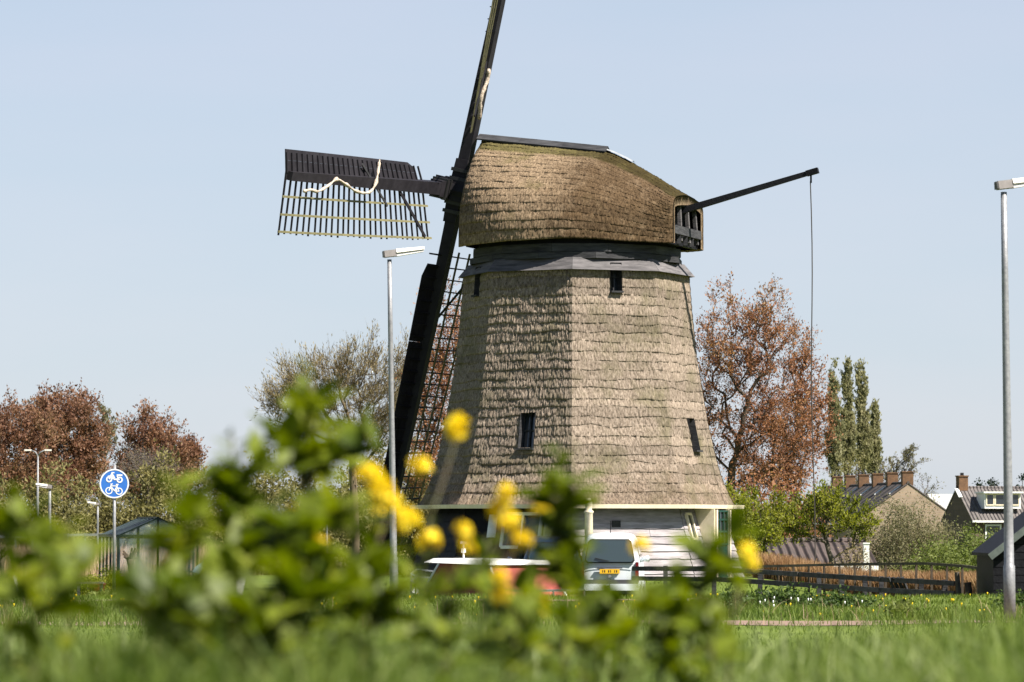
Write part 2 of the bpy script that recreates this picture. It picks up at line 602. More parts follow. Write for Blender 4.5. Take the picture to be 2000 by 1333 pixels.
# ground: grass soil
def ground_mat():
    m, n, l, p = new_mat('meadow_ground')
    p.inputs['Roughness'].default_value = 0.95
    p.inputs['Specular IOR Level'].default_value = 0.1
    geo = n.new('ShaderNodeNewGeometry')
    a = n.new('ShaderNodeTexNoise')
    a.inputs['Scale'].default_value = 0.5
    a.inputs['Detail'].default_value = 8
    a.inputs['Roughness'].default_value = 0.7
    l.new(geo.outputs['Position'], a.inputs['Vector'])
    rp = n.new('ShaderNodeValToRGB')
    e = rp.color_ramp.elements
    e[0].position, e[0].color = 0.3, (0.055, 0.08, 0.015, 1)
    e[1].position, e[1].color = 0.7, (0.12, 0.155, 0.03, 1)
    l.new(a.outputs['Fac'], rp.inputs[0])
    l.new(rp.outputs[0], p.inputs['Base Color'])
    b = n.new('ShaderNodeTexNoise')
    b.inputs['Scale'].default_value = 14
    b.inputs['Detail'].default_value = 6
    l.new(geo.outputs['Position'], b.inputs['Vector'])
    bm_ = n.new('ShaderNodeBump')
    bm_.inputs['Strength'].default_value = 0.8
    bm_.inputs['Distance'].default_value = 0.06
    l.new(b.outputs['Fac'], bm_.inputs['Height'])
    l.new(bm_.outputs[0], p.inputs['Normal'])
    return m
M['ground'] = ground_mat()
M['path'] = mat('pinkish_brick_path', (0.36, 0.24, 0.18), (0.24, 0.16, 0.12), 5, 0.9)
M['water'] = glass_mat('canal_water', (0.015, 0.022, 0.016), 0.06)

# ------------------------------------------------------------------ setting
def build_ground():
    xs = np.unique(np.concatenate([np.linspace(-3500, -120, 14), np.linspace(-120, -16, 27), np.linspace(-16, 20, 91), np.linspace(20, 120, 26), np.linspace(120, 3500, 14)]))
    ys = np.unique(np.concatenate([np.linspace(-60, 0, 7), np.linspace(0, 28, 57), np.linspace(28, 76, 33), np.linspace(76, 124, 121), np.linspace(124, 260, 60), np.linspace(260, 6000, 24)]))
    V = np.array([(x, y, gz(x, y)) for y in ys for x in xs])
    nx = len(xs)
    i, j = np.meshgrid(np.arange(nx - 1), np.arange(len(ys) - 1))
    a = (j * nx + i).ravel()
    F = np.stack([a, a + 1, a + nx + 1, a + nx], 1)
    o = link('ground', np_mesh('ground', V, F, M['ground'], True))
    tag(o, kind='structure')

def strip(name, x0, x1, y0, y1, material, lift=0.012, nx=40):
    V, F = [], []
    for k in range(nx + 1):
        x = x0 + (x1 - x0) * k / nx
        wob = 0.12 * math.sin(x * 0.8)
        V += [(x, y0 + wob, gz(x, y0 + wob) + lift), (x, y1 + wob, gz(x, y1 + wob) + lift)]
        if k:
            F.append((2 * k - 2, 2 * k, 2 * k + 1, 2 * k - 1))
    o = link(name, np_mesh(name, V, F, material))
    return tag(o, kind='structure')

build_ground()
strip('brick_path', -30, 9.5, 56.3, 58.2, M['path'])
strip('footpath', -30, 7.2, 74.2, 75.0, M['path'], nx=40)
wv = MB().add([(-8, 79, -0.95), (3.2, 79, -0.95), (3.2, 91, -0.95), (-8, 91, -0.95)], [(0, 1, 2, 3)]).build('canal_water', M['water'])
tag(wv, kind='structure')

# ------------------------------------------------------------------ windmill
mill = thing('windmill', 'large thatched polder windmill with dark sails turned to the left', 'windmill', (MX, MY, 0))

# body profile (corner radius by height)
PROF = [(2.08, 4.62), (2.35, 4.46), (2.9, 4.22), (3.45, 4.06), (4.5, 3.82), (6.4, 3.50), (7.8, 3.36), (9.1, 3.26)]
PZ = np.array([p[0] for p in PROF]); PR = np.array([p[1] for p in PROF])
def body_r(z):
    return np.interp(z, PZ, PR)
# corner k at angle (from the direction towards the camera, to the right)
CA = [R(-3 + 45 * k) for k in range(8)]
def face_point(k, s, r):
    """Point on side k (between corners k and k+1), s in 0..1, corner radius r."""
    a0, a1 = CA[k], CA[(k + 1) % 8]
    x = r * ((1 - s) * math.sin(a0) + s * math.sin(a1))
    y = -r * ((1 - s) * math.cos(a0) + s * math.cos(a1))
    return x, y
def face_pts(k, S, Rr):
    a0, a1 = CA[k], CA[(k + 1) % 8]
    return Rr * ((1 - S) * math.sin(a0) + S * math.sin(a1)), -Rr * ((1 - S) * math.cos(a0) + S * math.cos(a1))
# visible sides: 0 (lit, right of centre), 1 (right), 7 (left of centre), 6 (far left)
VIS = (0, 1, 7, 6)

# window openings in the thatch: side, s0, s1, z0, z1
WIN = {0: [(0.455, 0.59, 8.17, 9.2)], 7: [(0.46, 0.62, 3.72, 4.72)], 1: [(0.48, 0.62, 3.70, 4.62)], 6: [(0.46, 0.62, 8.17, 9.2)]}

core = MB()
for k in range(8):
    pts = []
    for z in np.linspace(0.0, 9.0, 16):
        r = (body_r(z) if z > 2.1 else 4.62) - 0.55
        for s in (0, 1):
            x, y = face_point(k, s, r)
            pts.append((x, y, z))
    core.add(pts, [(2 * i, 2 * i + 1, 2 * i + 3, 2 * i + 2) for i in range(15)])
body = core.build('thatched_body', M['tar'], mill)

def smooth_noise(n, step, amp):
    k = max(2, int(n / step) + 2)
    c = rng.normal(0, amp, k)
    return np.interp(np.linspace(0, k - 1.001, n), np.arange(k), c)

def thatch_grid(nu, nv, fine_amp, seg=4):
    """Vertically streaky relief for one course, zero at both ends."""
    a = rng.normal(0, 1, (nv, nu))
    a = (a + np.roll(a, 1, 0) + np.roll(a, -1, 0)) / 1.7
    b = np.repeat(rng.normal(0, 1, (1, nu)), nv, 0) * np.linspace(0.5, 0.7, nv)[:, None]
    c = np.stack([smooth_noise(nu, 5, 1.0) for _ in range(1)], 0)
    d = (0.75 * a + 0.28 * b + 0.30 * c) * fine_amp
    taper = np.clip(np.minimum(np.arange(nu), np.arange(nu)[::-1]) / 4.0, 0.15, 1)
    return d * taper[None, :]

NC = 25
zc = np.concatenate([[2.1, 2.50], np.linspace(2.50, 8.87, NC)[1:]])
zc[2:-1] += rng.normal(0, 0.018, len(zc) - 3)
for k in range(8):
    fine = k in VIS
    for c in range(len(zc) - 1):
        z0, z1 = zc[c], zc[c + 1]
        width = 2 * 4.0 * math.sin(R(22.5))
        nu = int(width / 0.022) if fine else 10
        nv = 11 if fine else 4
        S = np.linspace(0, 1, nu)[None, :].repeat(nv, 0)
        T = np.linspace(0, 1, nv)[:, None].repeat(nu, 1)
        taper = np.clip(np.minimum(S[0], 1 - S[0]) * 14, 0, 1)
        low = (smooth_noise(nu, 34, 0.026) + rng.normal(0, 0.004, nu)) * taper
        Z = z0 - 0.035 * (1 - T) + (z1 + 0.05 - z0) * T + low[None, :] * (1 - T) ** 2
        stp = np.clip(0.047 + smooth_noise(nu, 30, 0.011), 0.02, 0.08) * taper + 0.045 * (1 - taper)
        if k in (0, 1):
            stp = stp * .35
        off = stp[None, :] * ((1 - T) ** 0.9 - 0.55 * np.exp(-T / .09))
        rel = thatch_grid(nu, nv, 0.011 if fine else 0.0)
        if fine:      # hollows and lumps a hand across
            rel = rel + np.outer(np.linspace(.6, 1, nv), smooth_noise(nu, 12, .006)) * taper[None, :]
        if k == 7:
            rel = rel * 1.5
        elif k in (0, 1):
            rel = rel * 0.8
        rr = body_r(Z) + off + rel - 0.02
        X, Y = face_pts(k, S, rr)
        V = np.stack([X.ravel(), Y.ravel(), Z.ravel()], 1)
        # underside return
        Xb, Yb = face_pts(k, S[0], rr[0] - 0.22)
        V = np.concatenate([V, np.stack([Xb, Yb, Z[0] + 0.02], 1)])
        i, j = np.meshgrid(np.arange(nu - 1), np.arange(nv - 1))
        a = (j * nu + i).ravel()
        F = np.stack([a, a + 1, a + nu + 1, a + nu], 1)
        sm = (S[0, :-1] + S[0, 1:]) / 2
        keep = np.ones(len(F), bool)
        if k in WIN:
            fs = sm[i.ravel()]
            fz = (Z[:-1, :-1].ravel() + Z[1:, 1:].ravel()) / 2
            for (s0, s1, w0, w1) in WIN[k]:
                keep &= ~((fs > s0) & (fs < s1) & (fz > w0) & (fz < w1))
        F = F[keep]
        ib = np.arange(nu - 1)
        F2 = np.stack([nv * nu + ib, nv * nu + ib + 1, ib + 1, ib], 1)
        if k in WIN:
            k2 = np.ones(nu - 1, bool)
            for (s0, s1, w0, w1) in WIN[k]:
                if z0 > w0 and z0 < w1:
                    k2 &= ~((sm > s0) & (sm < s1))
            F2 = F2[k2]
        F = np.concatenate([F, F2])
        me = np_mesh('thatch_course', V, F, M['thatch'])
        at_ = me.attributes.new('old_or_shaded_reed', 'FLOAT', 'POINT')
        at_.data.foreach_set('value', np.clip(.75 - (V[:, 2] - 2.1) / 2.8, -.1, .75).astype(np.float32))
        link('thatch_course', me, body)

# windows in the body: recess, frame, sill, pane
for k, ws in WIN.items():
    for (s0, s1, z0, z1) in ws:
        s0 += 0.004; s1 -= 0.004
        ztop = min(z1, 8.98)
        def fp(s, z, d):
            x, y = face_point(k, s, float(body_r(z)) + d)
            return Vector((x, y, z))
        ins, outs = -0.30, 0.05
        q = [fp(s0, z0, outs), fp(s1, z0, outs), fp(s1, ztop, outs), fp(s0, ztop, outs)]
        b = [fp(s0, z0, ins), fp(s1, z0, ins), fp(s1, ztop, ins), fp(s0, ztop, ins)]
        rv = MB().add(q + b, [(0, 1, 5, 4), (1, 2, 6, 5), (2, 3, 7, 6), (3, 0, 4, 7)])
        wn = rv.build('window', M['tar_grey'], body)
        pn = MB()
        pn.add([fp(s0, z0, ins + .03), fp(s1, z0, ins + .03), fp(s1, ztop, ins + .03), fp(s0, ztop, ins + .03)], [(0, 1, 2, 3)])
        po = pn.build('pane', M['glass'], body)
        fr = MB()
        sm_, zm_ = (s0 + s1) / 2, (z0 + ztop) / 2
        for (pa, pb) in ((fp(s0, z0, ins + .07), fp(s1, z0, ins + .07)), (fp(s1, z0, ins + .07), fp(s1, ztop, ins + .07)), (fp(s0, z0, ins + .07), fp(s0, ztop, ins + .07)),
                         (fp(sm_, z0, ins + .065), fp(sm_, ztop, ins + .065)), (fp(s0, zm_, ins + .06), fp(s1, zm_, ins + .06))):
            fr.bar(pa, pb, 0.05, 0.05)
        fr.build('window_frame', M['tar_grey'], body)
        sl = MB().bar(fp(s0 - .01, z0 - .02, -0.05), fp(s1 + .01, z0 - .02, -0.05), 0.32, 0.05)
        sl.build('window_sill', M['tar_grey'], body)

# skirt boards and curb ring under the cap
def ring_part(name, n, a_off, r0, z0, r1, z1, thick, material, parent):
    for k in range(n):
        a0, a1 = a_off + 2 * math.pi * k / n, a_off + 2 * math.pi * (k + 1) / n
        m = MB()
        g = 0.0012
        def pp(a, r, z):
            return (r * math.sin(a), -r * math.cos(a), z)
        vs = [pp(a0 + g, r0, z0), pp(a1 - g, r0, z0), pp(a1 - g, r1, z1), pp(a0 + g, r1, z1)]
        vs += [pp(a0 + g, r0 - thick, z0), pp(a1 - g, r0 - thick, z0), pp(a1 - g, r1 - thick, z1), pp(a0 + g, r1 - thick, z1)]
        m.add(vs, [(0, 1, 2, 3), (7, 6, 5, 4), (0, 4, 5, 1), (1, 5, 6, 2), (2, 6, 7, 3), (3, 7, 4, 0)])
        m.build(name, material, parent)
M['skirt'] = mat('weathered_grey_board', (0.21, 0.195, 0.20), (0.07, 0.066, 0.07), 3, 0.8, (0.5, 0.5, 4), 0.4, 16, per_object=0.15)
ring_part('skirt_board', 8, CA[0], 3.45, 8.76, 3.14, 9.12, 0.08, M['skirt'], body)
curb = MB()
for k in range(24):
    a0, a1 = 2 * math.pi * k / 24, 2 * math.pi * (k + 1) / 24
    curb.add([(2.9 * math.sin(a0), -2.9 * math.cos(a0), 9.0), (2.9 * math.sin(a1), -2.9 * math.cos(a1), 9.0), (2.9 * math.sin(a1), -2.9 * math.cos(a1), 9.9), (2.9 * math.sin(a0), -2.9 * math.cos(a0), 9.9)], [(0, 1, 2, 3)])
curb_o = curb.build('curb_ring', M['tar'], mill)
ring_part('curb_board', 12, R(9), 3.13, 9.10, 3.13, 9.27, 0.12, M['tar_grey'], curb_o)
ring_part('curb_board', 12, R(16), 3.10, 9.285, 3.10, 9.52, 0.12, M['tar_grey'], curb_o)

# --- base: tarred and weathered lap boards
def base_r(z):
    return 4.85 - (4.85 - 4.20) * z / 2.1
base_core = MB()
for k in range(8):
    q = [(*face_point(k, 0, base_r(0) - .08), -.35), (*face_point(k, 1, base_r(0) - .08), -.35), (*face_point(k, 1, base_r(2.2) - .08), 2.2), (*face_point(k, 0, base_r(2.2) - .08), 2.2)]
    base_core.add(q, [(0, 1, 2, 3)])
base = base_core.build('base_wall', M['tar'], mill)
NB = 10
for k in range(8):
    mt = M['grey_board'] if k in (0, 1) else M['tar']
    zb = np.linspace(0.02, 2.12, NB + 1)
    for i in range(NB):
        z0, z1 = zb[i] - 0.025, zb[i + 1]
        cuts = [0.003, 0.997] if (i + k) % 3 else [0.003, 0.30 + 0.4 * random.random(), 0.997]
        for c0, c1 in zip(cuts[:-1], cuts[1:]):
            m = MB()
            n = 12
            vs = []
            jit = [random.gauss(0, 0.006) for _ in range(n + 1)]
            for t in range(n + 1):
                s = c0 + 0.0015 + (c1 - c0 - 0.003) * t / n
                for (z, d) in ((z0 + jit[t], 0.045 + random.gauss(0, .003)), (z1, 0.008), (z1, -0.02), (z0 + jit[t], 0.012)):
                    x, y = face_point(k, s, base_r(z) + d)
                    vs.append((x, y, z))
            fs = []
            for t in range(n):
                a, b = 4 * t, 4 * t + 4
                fs += [(a, b, b + 1, a + 1), (a + 1, b + 1, b + 2, a + 2), (a + 3, b + 3, b, a), (a + 2, b + 2, b + 3, a + 3)]
            fs += [(0, 1, 2, 3), (4 * n + 3, 4 * n + 2, 4 * n + 1, 4 * n)]
            m.add(vs, fs)
            m.build('wall_board', mt, base)

# gutter / eaves board on each side
for k in range(8):
    m = MB()
    a = []
    for s in (0.0008, 0.9992):
        for (r, z) in ((4.84, 2.03), (4.86, 2.14), (4.66, 2.14), (4.66, 2.03)):
            x, y = face_point(k, s, r)
            a.append((x, y, z))
    m.add(a, [(0, 1, 2, 3), (7, 6, 5, 4), (0, 4, 5, 1), (1, 5, 6, 2), (2, 6, 7, 3), (3, 7, 4, 0)])
    m.build('eaves_board', M['cream'], mill)
soff = MB()
for k in range(8):
    soff.add([(*face_point(k, 0, 4.68), 2.115), (*face_point(k, 1, 4.68), 2.115), (*face_point(k, 1, 4.3), 2.15), (*face_point(k, 0, 4.3), 2.15)], [(0, 1, 2, 3)])
soff.build('soffit', M['tar'], mill)

# --- frame on a side of the base
def side_frame(k, s):
    a = (1 - s) * CA[k] + s * CA[(k + 1) % 8]
    am = (CA[k] + CA[(k + 1) % 8]) / 2 if k < 7 else (CA[7] + CA[0] + 2 * math.pi) / 2
    nn = Vector((math.sin(am), -math.cos(am), 0))
    tt = Vector((math.cos(am), math.sin(am), 0))
    return nn, tt

# door bay on side 1
nn, tt = side_frame(1, .5)
ap = math.cos(R(22.5))
def dp(t, out, z):
    """point on side 1: t metres along, out metres from the axis, z"""
    return tt * t + nn * out + Vector((0, 0, z))
o0 = 4.85 * ap + 0.06
bay = MB()
for sgn in (-1, 1):
    t0 = sgn * 0.52
    pts = [dp(t0, o0, 0.05), dp(t0, o0, 2.02), dp(t0, 4.30 * ap - .05, 2.02)]
    pts2 = [p + tt * (0.05 * sgn) for p in pts]
    bay.add(pts + pts2, [(0, 1, 2), (5, 4, 3), (0, 3, 4, 1), (1, 4, 5, 2), (2, 5, 3, 0)])
bay_o = bay.build('door_bay', M['cream'], base)
dr = MB()
dr.add([dp(-.45, o0 - .04, .08), dp(.45, o0 - .04, .08), dp(.45, o0 - .04, 1.98), dp(-.45, o0 - .04, 1.98)], [(0, 1, 2, 3)])
for i in range(6):
    dr.bar(dp(-.375 + .15 * i, o0 - .03, .12), dp(-.375 + .15 * i, o0 - .03, 1.0), 0.14, 0.03, up=nn)
for z in (0.1, 1.02, 1.38, 1.72, 1.96):
    dr.bar(dp(-.45, o0 - .02, z), dp(.45, o0 - .02, z), 0.05, 0.06, up=nn)
for t in (-.43, -.15, .15, .43):
    dr.bar(dp(t, o0 - .018, 1.0), dp(t, o0 - .018, 1.97), 0.05, 0.04, up=nn)
dr.build('door', M['green_door'], base)
df = MB()
for t in (-.5, .5):
    df.bar(dp(t, o0 + .03, .05), dp(t, o0 + .03, 2.0), .09, .08, up=nn)
df.build('door_frame', M['cream'], base)
dg = MB().add([dp(-.43, o0 - .034, 1.0), dp(.43, o0 - .034, 1.0), dp(.43, o0 - .034, 1.96), dp(-.43, o0 - .034, 1.96)], [(0, 1, 2, 3)])
dg.build('door_pane', M['glass'], base)

def base_window(k, tc, w_, z0, z1, fmat, parts=True, fw=0.09):
    nn, tt = side_frame(k, .5)
    def wp(t, z, d):
        return tt * t + nn * (base_r(z) * ap + d) + Vector((0, 0, z))
    f = MB()
    c = [wp(tc - w_ / 2, z0, .07), wp(tc + w_ / 2, z0, .07), wp(tc + w_ / 2, z1, .07), wp(tc - w_ / 2, z1, .07)]
    for i in range(4):
        f.bar(c[i], c[(i + 1) % 4], fw, 0.07, up=nn)
    if parts:
        f.bar((c[0] + c[1]) / 2, (c[2] + c[3]) / 2, 0.05, 0.05, up=nn)
    f.build('window_frame', fmat, base)
    MB().add([p - nn * 0.012 for p in c], [(0, 1, 2, 3)]).build('window_pane', M['glass'], base)
base_window(1, -1.22, 0.34, 1.18, 1.88, M['cream'], False, 0.07)
base_window(7, 0.20, 1.15, 0.95, 1.88, M['white'])
# pale shutters either side of the window
nn7, tt7 = side_frame(7, .5)
for t in (-.72, 1.02):
    m = MB()
    z0, z1 = 1.22, 1.86
    pts = [tt7 * (t + a) + nn7 * (base_r(z) * ap + .09) + Vector((0, 0, z)) for a, z in ((-.13, z0), (.13, z0), (.13, z1), (-.13, z1))]
    m.add(pts + [p - nn7 * .03 for p in pts], [(0, 1, 2, 3), (7, 6, 5, 4), (0, 4, 5, 1), (1, 5, 6, 2), (2, 6, 7, 3), (3, 7, 4, 0)])
    m.build('shutter', M['white'], base)
nn0, tt0 = side_frame(0, .5)
mv = MB()
c = tt0 * -0.35 + nn0 * (base_r(1.6) * ap + .055) + Vector((0, 0, 1.6))
mv.prism([(-.13, -.09), (.13, -.09), (.13, .09), (-.13, .09)], c, tt0, Vector((0, 0, 1)), nn0 * 0.02)
mv.build('vent_grille', M['tar_grey'], base)

# --- cap
AL, PHI, TH = R(20.0), R(14.1), R(-3.4)
dvec = Vector((-math.cos(AL), math.sin(AL), 0))          # front of the cap, towards the sails
bvec = Vector((-math.sin(AL), -math.cos(AL), 0))         # cap's side facing the camera
cap = bpy.data.objects.new('cap', None)
def cp(a, b, z):
    """cap coordinates: a rearwards, b to the camera side"""
    return dvec * (-a) + bvec * b + Vector((0, 0, z))

A_W = [(-2.92, 1.98), (-2.55, 2.42), (-2.0, 2.86), (-1.3, 3.18), (-0.3, 3.34), (0.8, 3.22), (1.8, 2.72), (2.6, 2.10), (3.1, 1.68), (3.42, 1.52)]
A_Z = [(-2.86, 12.92), (0.95, 12.43), (1.5, 12.18), (2.4, 11.66), (3.0, 11.28), (3.42, 11.0)]
A_P = [(-2.86, 2.5), (0.5, 2.4), (1.5, 2.6), (2.5, 3.6), (3.0, 7.0), (3.3, 15.0), (3.42, 18.0)]
A_B = [(-2.86, 9.58), (-1.0, 9.62), (0.5, 9.66), (2.0, 9.62), (3.0, 9.56), (3.5, 9.58)]
def itp(tab, x):
    xs = np.array([t[0] for t in tab]); ys = np.array([t[1] for t in tab])
    # smooth interpolation by averaging
    return (np.interp(x - .18, xs, ys) + np.interp(x, xs, ys) + np.interp(x + .18, xs, ys)) / 3
def cap_surf(a, h, off=0.0):
    """a along the cap, h 0 (eave) .. 1 (ridge); returns (b, z) of the camera side"""
    W = itp(A_W, a); Z1 = itp(A_Z, a); P = itp(A_P, a); Z0 = itp(A_B, a)
    f = 1 - h ** P
    b = W * f
    z = Z0 + (Z1 - Z0) * h
    # outward normal in the section
    dbdh = -W * P * np.maximum(h, 1e-3) ** (P - 1)
    dzdh = (Z1 - Z0)
    ln = np.sqrt(dbdh ** 2 + dzdh ** 2)
    return b + off * dzdh / ln, z - off * dbdh / ln

# section arc length is uneven in h: choose course limits by arc length at mid cap
hh = np.linspace(0, 1, 400)
bb, zz = cap_surf(np.full(400, -0.8), hh)
arc = np.concatenate([[0], np.cumsum(np.hypot(np.diff(bb), np.diff(zz)))])
NCC = 17
hk = np.interp(np.linspace(0, arc[-1], NCC + 1), arc, hh)

cap_core = MB()
for sgn in (1, -1):
    aa = np.linspace(-2.7, 3.3, 13)
    grid = []
    for a in aa:
        for h in np.linspace(0.06, 1, 14):
            b, z = cap_surf(np.array(a), np.array(h), -0.30)
            b = max(float(b), 0.0)
            grid.append(cp(a, sgn * b, float(z)))
    cap_core.add(grid, [(i * 14 + j, i * 14 + j + 1, (i + 1) * 14 + j + 1, (i + 1) * 14 + j) for i in range(12) for j in range(13)])
cap = cap_core.build('thatched_cap', M['tar'], mill)

def smooth01(t):
    t = np.clip(t, 0, 1)
    return t * t * (3 - 2 * t)
for sgn in (1, -1):
    for c in range(NCC):
        fine = sgn == 1 or c > NCC - 4
        nu, nv = (250, 11) if fine else (60, 4)
        A = np.linspace(-2.92, 3.42, nu)[None, :].repeat(nv, 0)
        T = np.linspace(0, 1, nv)[:, None].repeat(nu, 1)
        low = smooth_noise(nu, 26, 0.010) + rng.normal(0, 0.002, nu)
        h0 = hk[c] + low * (0.35 if c else 1.0)
        h1 = min(1.0, hk[c + 1] + 0.018)
        if c == 0:
            h0 = np.maximum(h0, -0.02)
        H = np.clip(h0[None, :] * (1 - T) + h1 * T, 0.0, 1.0)
        stp = np.clip(0.030 + smooth_noise(nu, 14, 0.016), 0.004, 0.065) * (1.0 - .6 * smooth01((A[0] - 0.2) / 1.6))
        off = stp[None, :] * ((1 - T) - 0.5 * np.exp(-T / .1))
        rel = thatch_grid(nu, nv, 0.010 if fine else 0.0)
        B, Z = cap_surf(A, H, off + rel)
        # rounded edges at front and rear
        ed = np.clip(np.minimum(A + 2.92, 3.42 - A) / 0.18, 0, 1)
        B = B - 0.10 * (1 - ed) ** 2
        if c == 0:
            Z[0] -= 0.03
        B = np.maximum(B, 0.0)
        bx = sgn * B
        Px = -dvec.x * A + bvec.x * bx
        Py = -dvec.y * A + bvec.y * bx
        V = np.stack([Px.ravel(), Py.ravel(), Z.ravel()], 1)
        dep = 0.26 if c == 0 else 0.16
        Bb, Zb = cap_surf(A[0], H[0], -dep)
        Bb = np.maximum(Bb, 0)
        V = np.concatenate([V, np.stack([-dvec.x * A[0] + bvec.x * sgn * Bb, -dvec.y * A[0] + bvec.y * sgn * Bb, np.minimum(Zb, Z[0] + .03)], 1)])
        i, j = np.meshgrid(np.arange(nu - 1), np.arange(nv - 1))
        a = (j * nu + i).ravel()
        F = np.stack([a, a + 1, a + nu + 1, a + nu], 1)
        ib = np.arange(nu - 1)
        F2 = np.stack([nv * nu + ib, nv * nu + ib + 1, ib + 1, ib], 1)
        F = np.concatenate([F, F2])
        # thatch thickness at the two ends
        nb = len(V)
        extra, ef = [], []
        for col in (0, nu - 1):
            av = A[0, col]
            B2, Z2 = cap_surf(np.full(nv, av), H[:, col], -0.28)
            B2 = np.maximum(B2, 0)
            st = nb + len(extra)
            for q in range(nv):
                a_in = av + (0.02 if col == 0 else -0.02)
                extra.append((-dvec.x * a_in + bvec.x * sgn * B2[q], -dvec.y * a_in + bvec.y * sgn * B2[q], Z2[q]))
            for q in range(nv - 1):
                ef.append((q * nu + col, (q + 1) * nu + col, st + q + 1, st + q))
        V = np.concatenate([V, np.array(extra)])
        F = np.concatenate([F, np.array(ef)])
        if sgn == -1:
            F = F[:, ::-1]
        me = np_mesh('thatch_course', V, F, M['cap_thatch'])
        at_ = me.attributes.new('up_the_roof', 'FLOAT', 'POINT')
        hv = np.zeros(len(V), dtype=np.float32)
        hv[:nv * nu] = np.interp(H.ravel(), hh, arc / arc[-1])
        at_.data.foreach_set('value', hv)
        a2_ = me.attributes.new('old_or_shaded_reed', 'FLOAT', 'POINT')
        ov_ = np.zeros(len(V), dtype=np.float32)
        ov_[:nv * nu] = np.clip((A.ravel() + 0.9) / 2.2, -.2, .95) - .25 * np.clip(1 - (A.ravel() + 2.86) / .6, 0, 1) * -2.4  # front edge darkened too: its moss and shade are painted in
        a2_.data.foreach_set('value', ov_)
        link('thatch_course', me, cap)

# ridge boards, lead flashing
for sgn in (1, -1):
    for i in range(3):
        a0, a1 = -3.0 + i * 1.33, -3.0 + (i + 1) * 1.33 - .012
        zf = lambda a: float(itp(A_Z, np.array(a))) if -2.7 < a < .7 else (12.92 + (-2.86 - a) * .128 if a < 0 else 12.46 - (a - .7) * .13)
        m = MB()
        vs = []
        for a in (a0, a1):
            zt = zf(a) + 0.13
            for (b, z) in ((0.015, zt), (0.30, zt - 0.17), (0.29, zt - 0.21), (0.015, zt - 0.05)):
                vs.append(cp(a, sgn * b, z))
        m.add(vs, [(0, 1, 2, 3), (7, 6, 5, 4), (0, 4, 5, 1), (1, 5, 6, 2), (2, 6, 7, 3), (3, 7, 4, 0)])
        m.build('ridge_board', M['tar_grey'], cap)
m = MB()
vs = []
for a in np.linspace(0.95, 1.75, 6):
    for b in (-.16, 0, .16):
        z = float(itp(A_Z, np.array(a))) + 0.07 - abs(b) * .25
        vs.append(cp(a, b, z))
m.add(vs, [(3 * i + j, 3 * i + j + 1, 3 * i + j + 4, 3 * i + j + 3) for i in range(5) for j in range(2)])
m.build('lead_flashing', M['lead'], cap)

# front gable boarding (behind the sails)
m = MB()
prof = [cap_surf(np.array(-2.8), np.array(h), -0.26) for h in np.linspace(0, .98, 12)]
pts = [cp(-2.72, float(b), float(z)) for b, z in prof] + [cp(-2.72, -float(b), float(z)) for b, z in prof[::-1]]
m.add(pts, [tuple(range(len(pts)))])
m.build('front_gable', M['tar'], cap)
# cap floor and rear frame with posts and beams
m = MB()
fl = [cp(a, float(itp(A_W, np.array(a))) - .25, 9.72) for a in np.linspace(-2.7, 3.3, 14)] + [cp(a, -float(itp(A_W, np.array(a))) + .25, 9.72) for a in np.linspace(3.3, -2.7, 14)]
m.add(fl, [tuple(range(len(fl)))])
m.build('cap_floor', M['tar'], cap)
for b in (-1.08, -.36, .36, 1.06):
    MB().bar(cp(3.30, b * 1.1, 9.70), cp(3.24, b * 1.0, 10.80), .10, .10, up=bvec).build('rear_post', M['skirt'], cap)
MB().bar(cp(3.36, -1.28, 9.98), cp(3.36, 1.28, 9.98), .10, .24).build('rear_beam', M['tar_grey'], cap)
MB().bar(cp(3.30, -1.2, 10.76), cp(3.30, 1.2, 10.76), .10, .12).build('rear_beam', M['tar_grey'], cap)
for b in (-.62, .0, .62):
    MB().bar(cp(3.32, b, 9.60), cp(3.32, b, 9.84), .16, .12).build('rear_bracket', M['tar_grey'], cap)
MB().bar(cp(3.22, -1.3, 9.62), cp(3.22, 1.3, 9.62), .12, .10).build('rear_beam', M['tar'], cap)
m = MB()
m.add([cp(3.0, -1.5, 9.7), cp(3.0, 1.5, 9.7), cp(3.0, 1.3, 11.0), cp(3.0, -1.3, 11.0)], [(0, 1, 2, 3)])
m.build('rear_boarding', M['tar'], cap)

# brake lever with rope
pe = Vector((at(1598, 333, 101.5)) - Vector((MX, MY, 0)))
ps = cp(2.6, 0.0, 10.45)
dirn = (pe - ps).normalized()
lv = MB().bar(ps, pe - dirn * .1, .17, .19, .11, .13).build('brake_lever', M['tar'], mill)
hd = MB().bar(pe - dirn * .35, pe, .16, .16)
hd.bar(pe - dirn * .22 - Vector((0, 0, .02)), pe - dirn * .22 - Vector((0, 0, .3)), .05, .05)
hd.build('lever_end', M['tar'], lv)
rp_top = pe - dirn * .24 - Vector((0, 0, .25))
rp_bot = Vector((rp_top.x + .07, rp_top.y, gz(MX + rp_top.x, MY + rp_top.y) + .05))
pts = [rp_top.lerp(rp_bot, t) + Vector((0.03 * math.sin(t * 9), 0, 0)) for t in np.linspace(0, 1, 14)]
MB().tube(pts, 0.017, 5).build('brake_rope', M['rope'], lv)

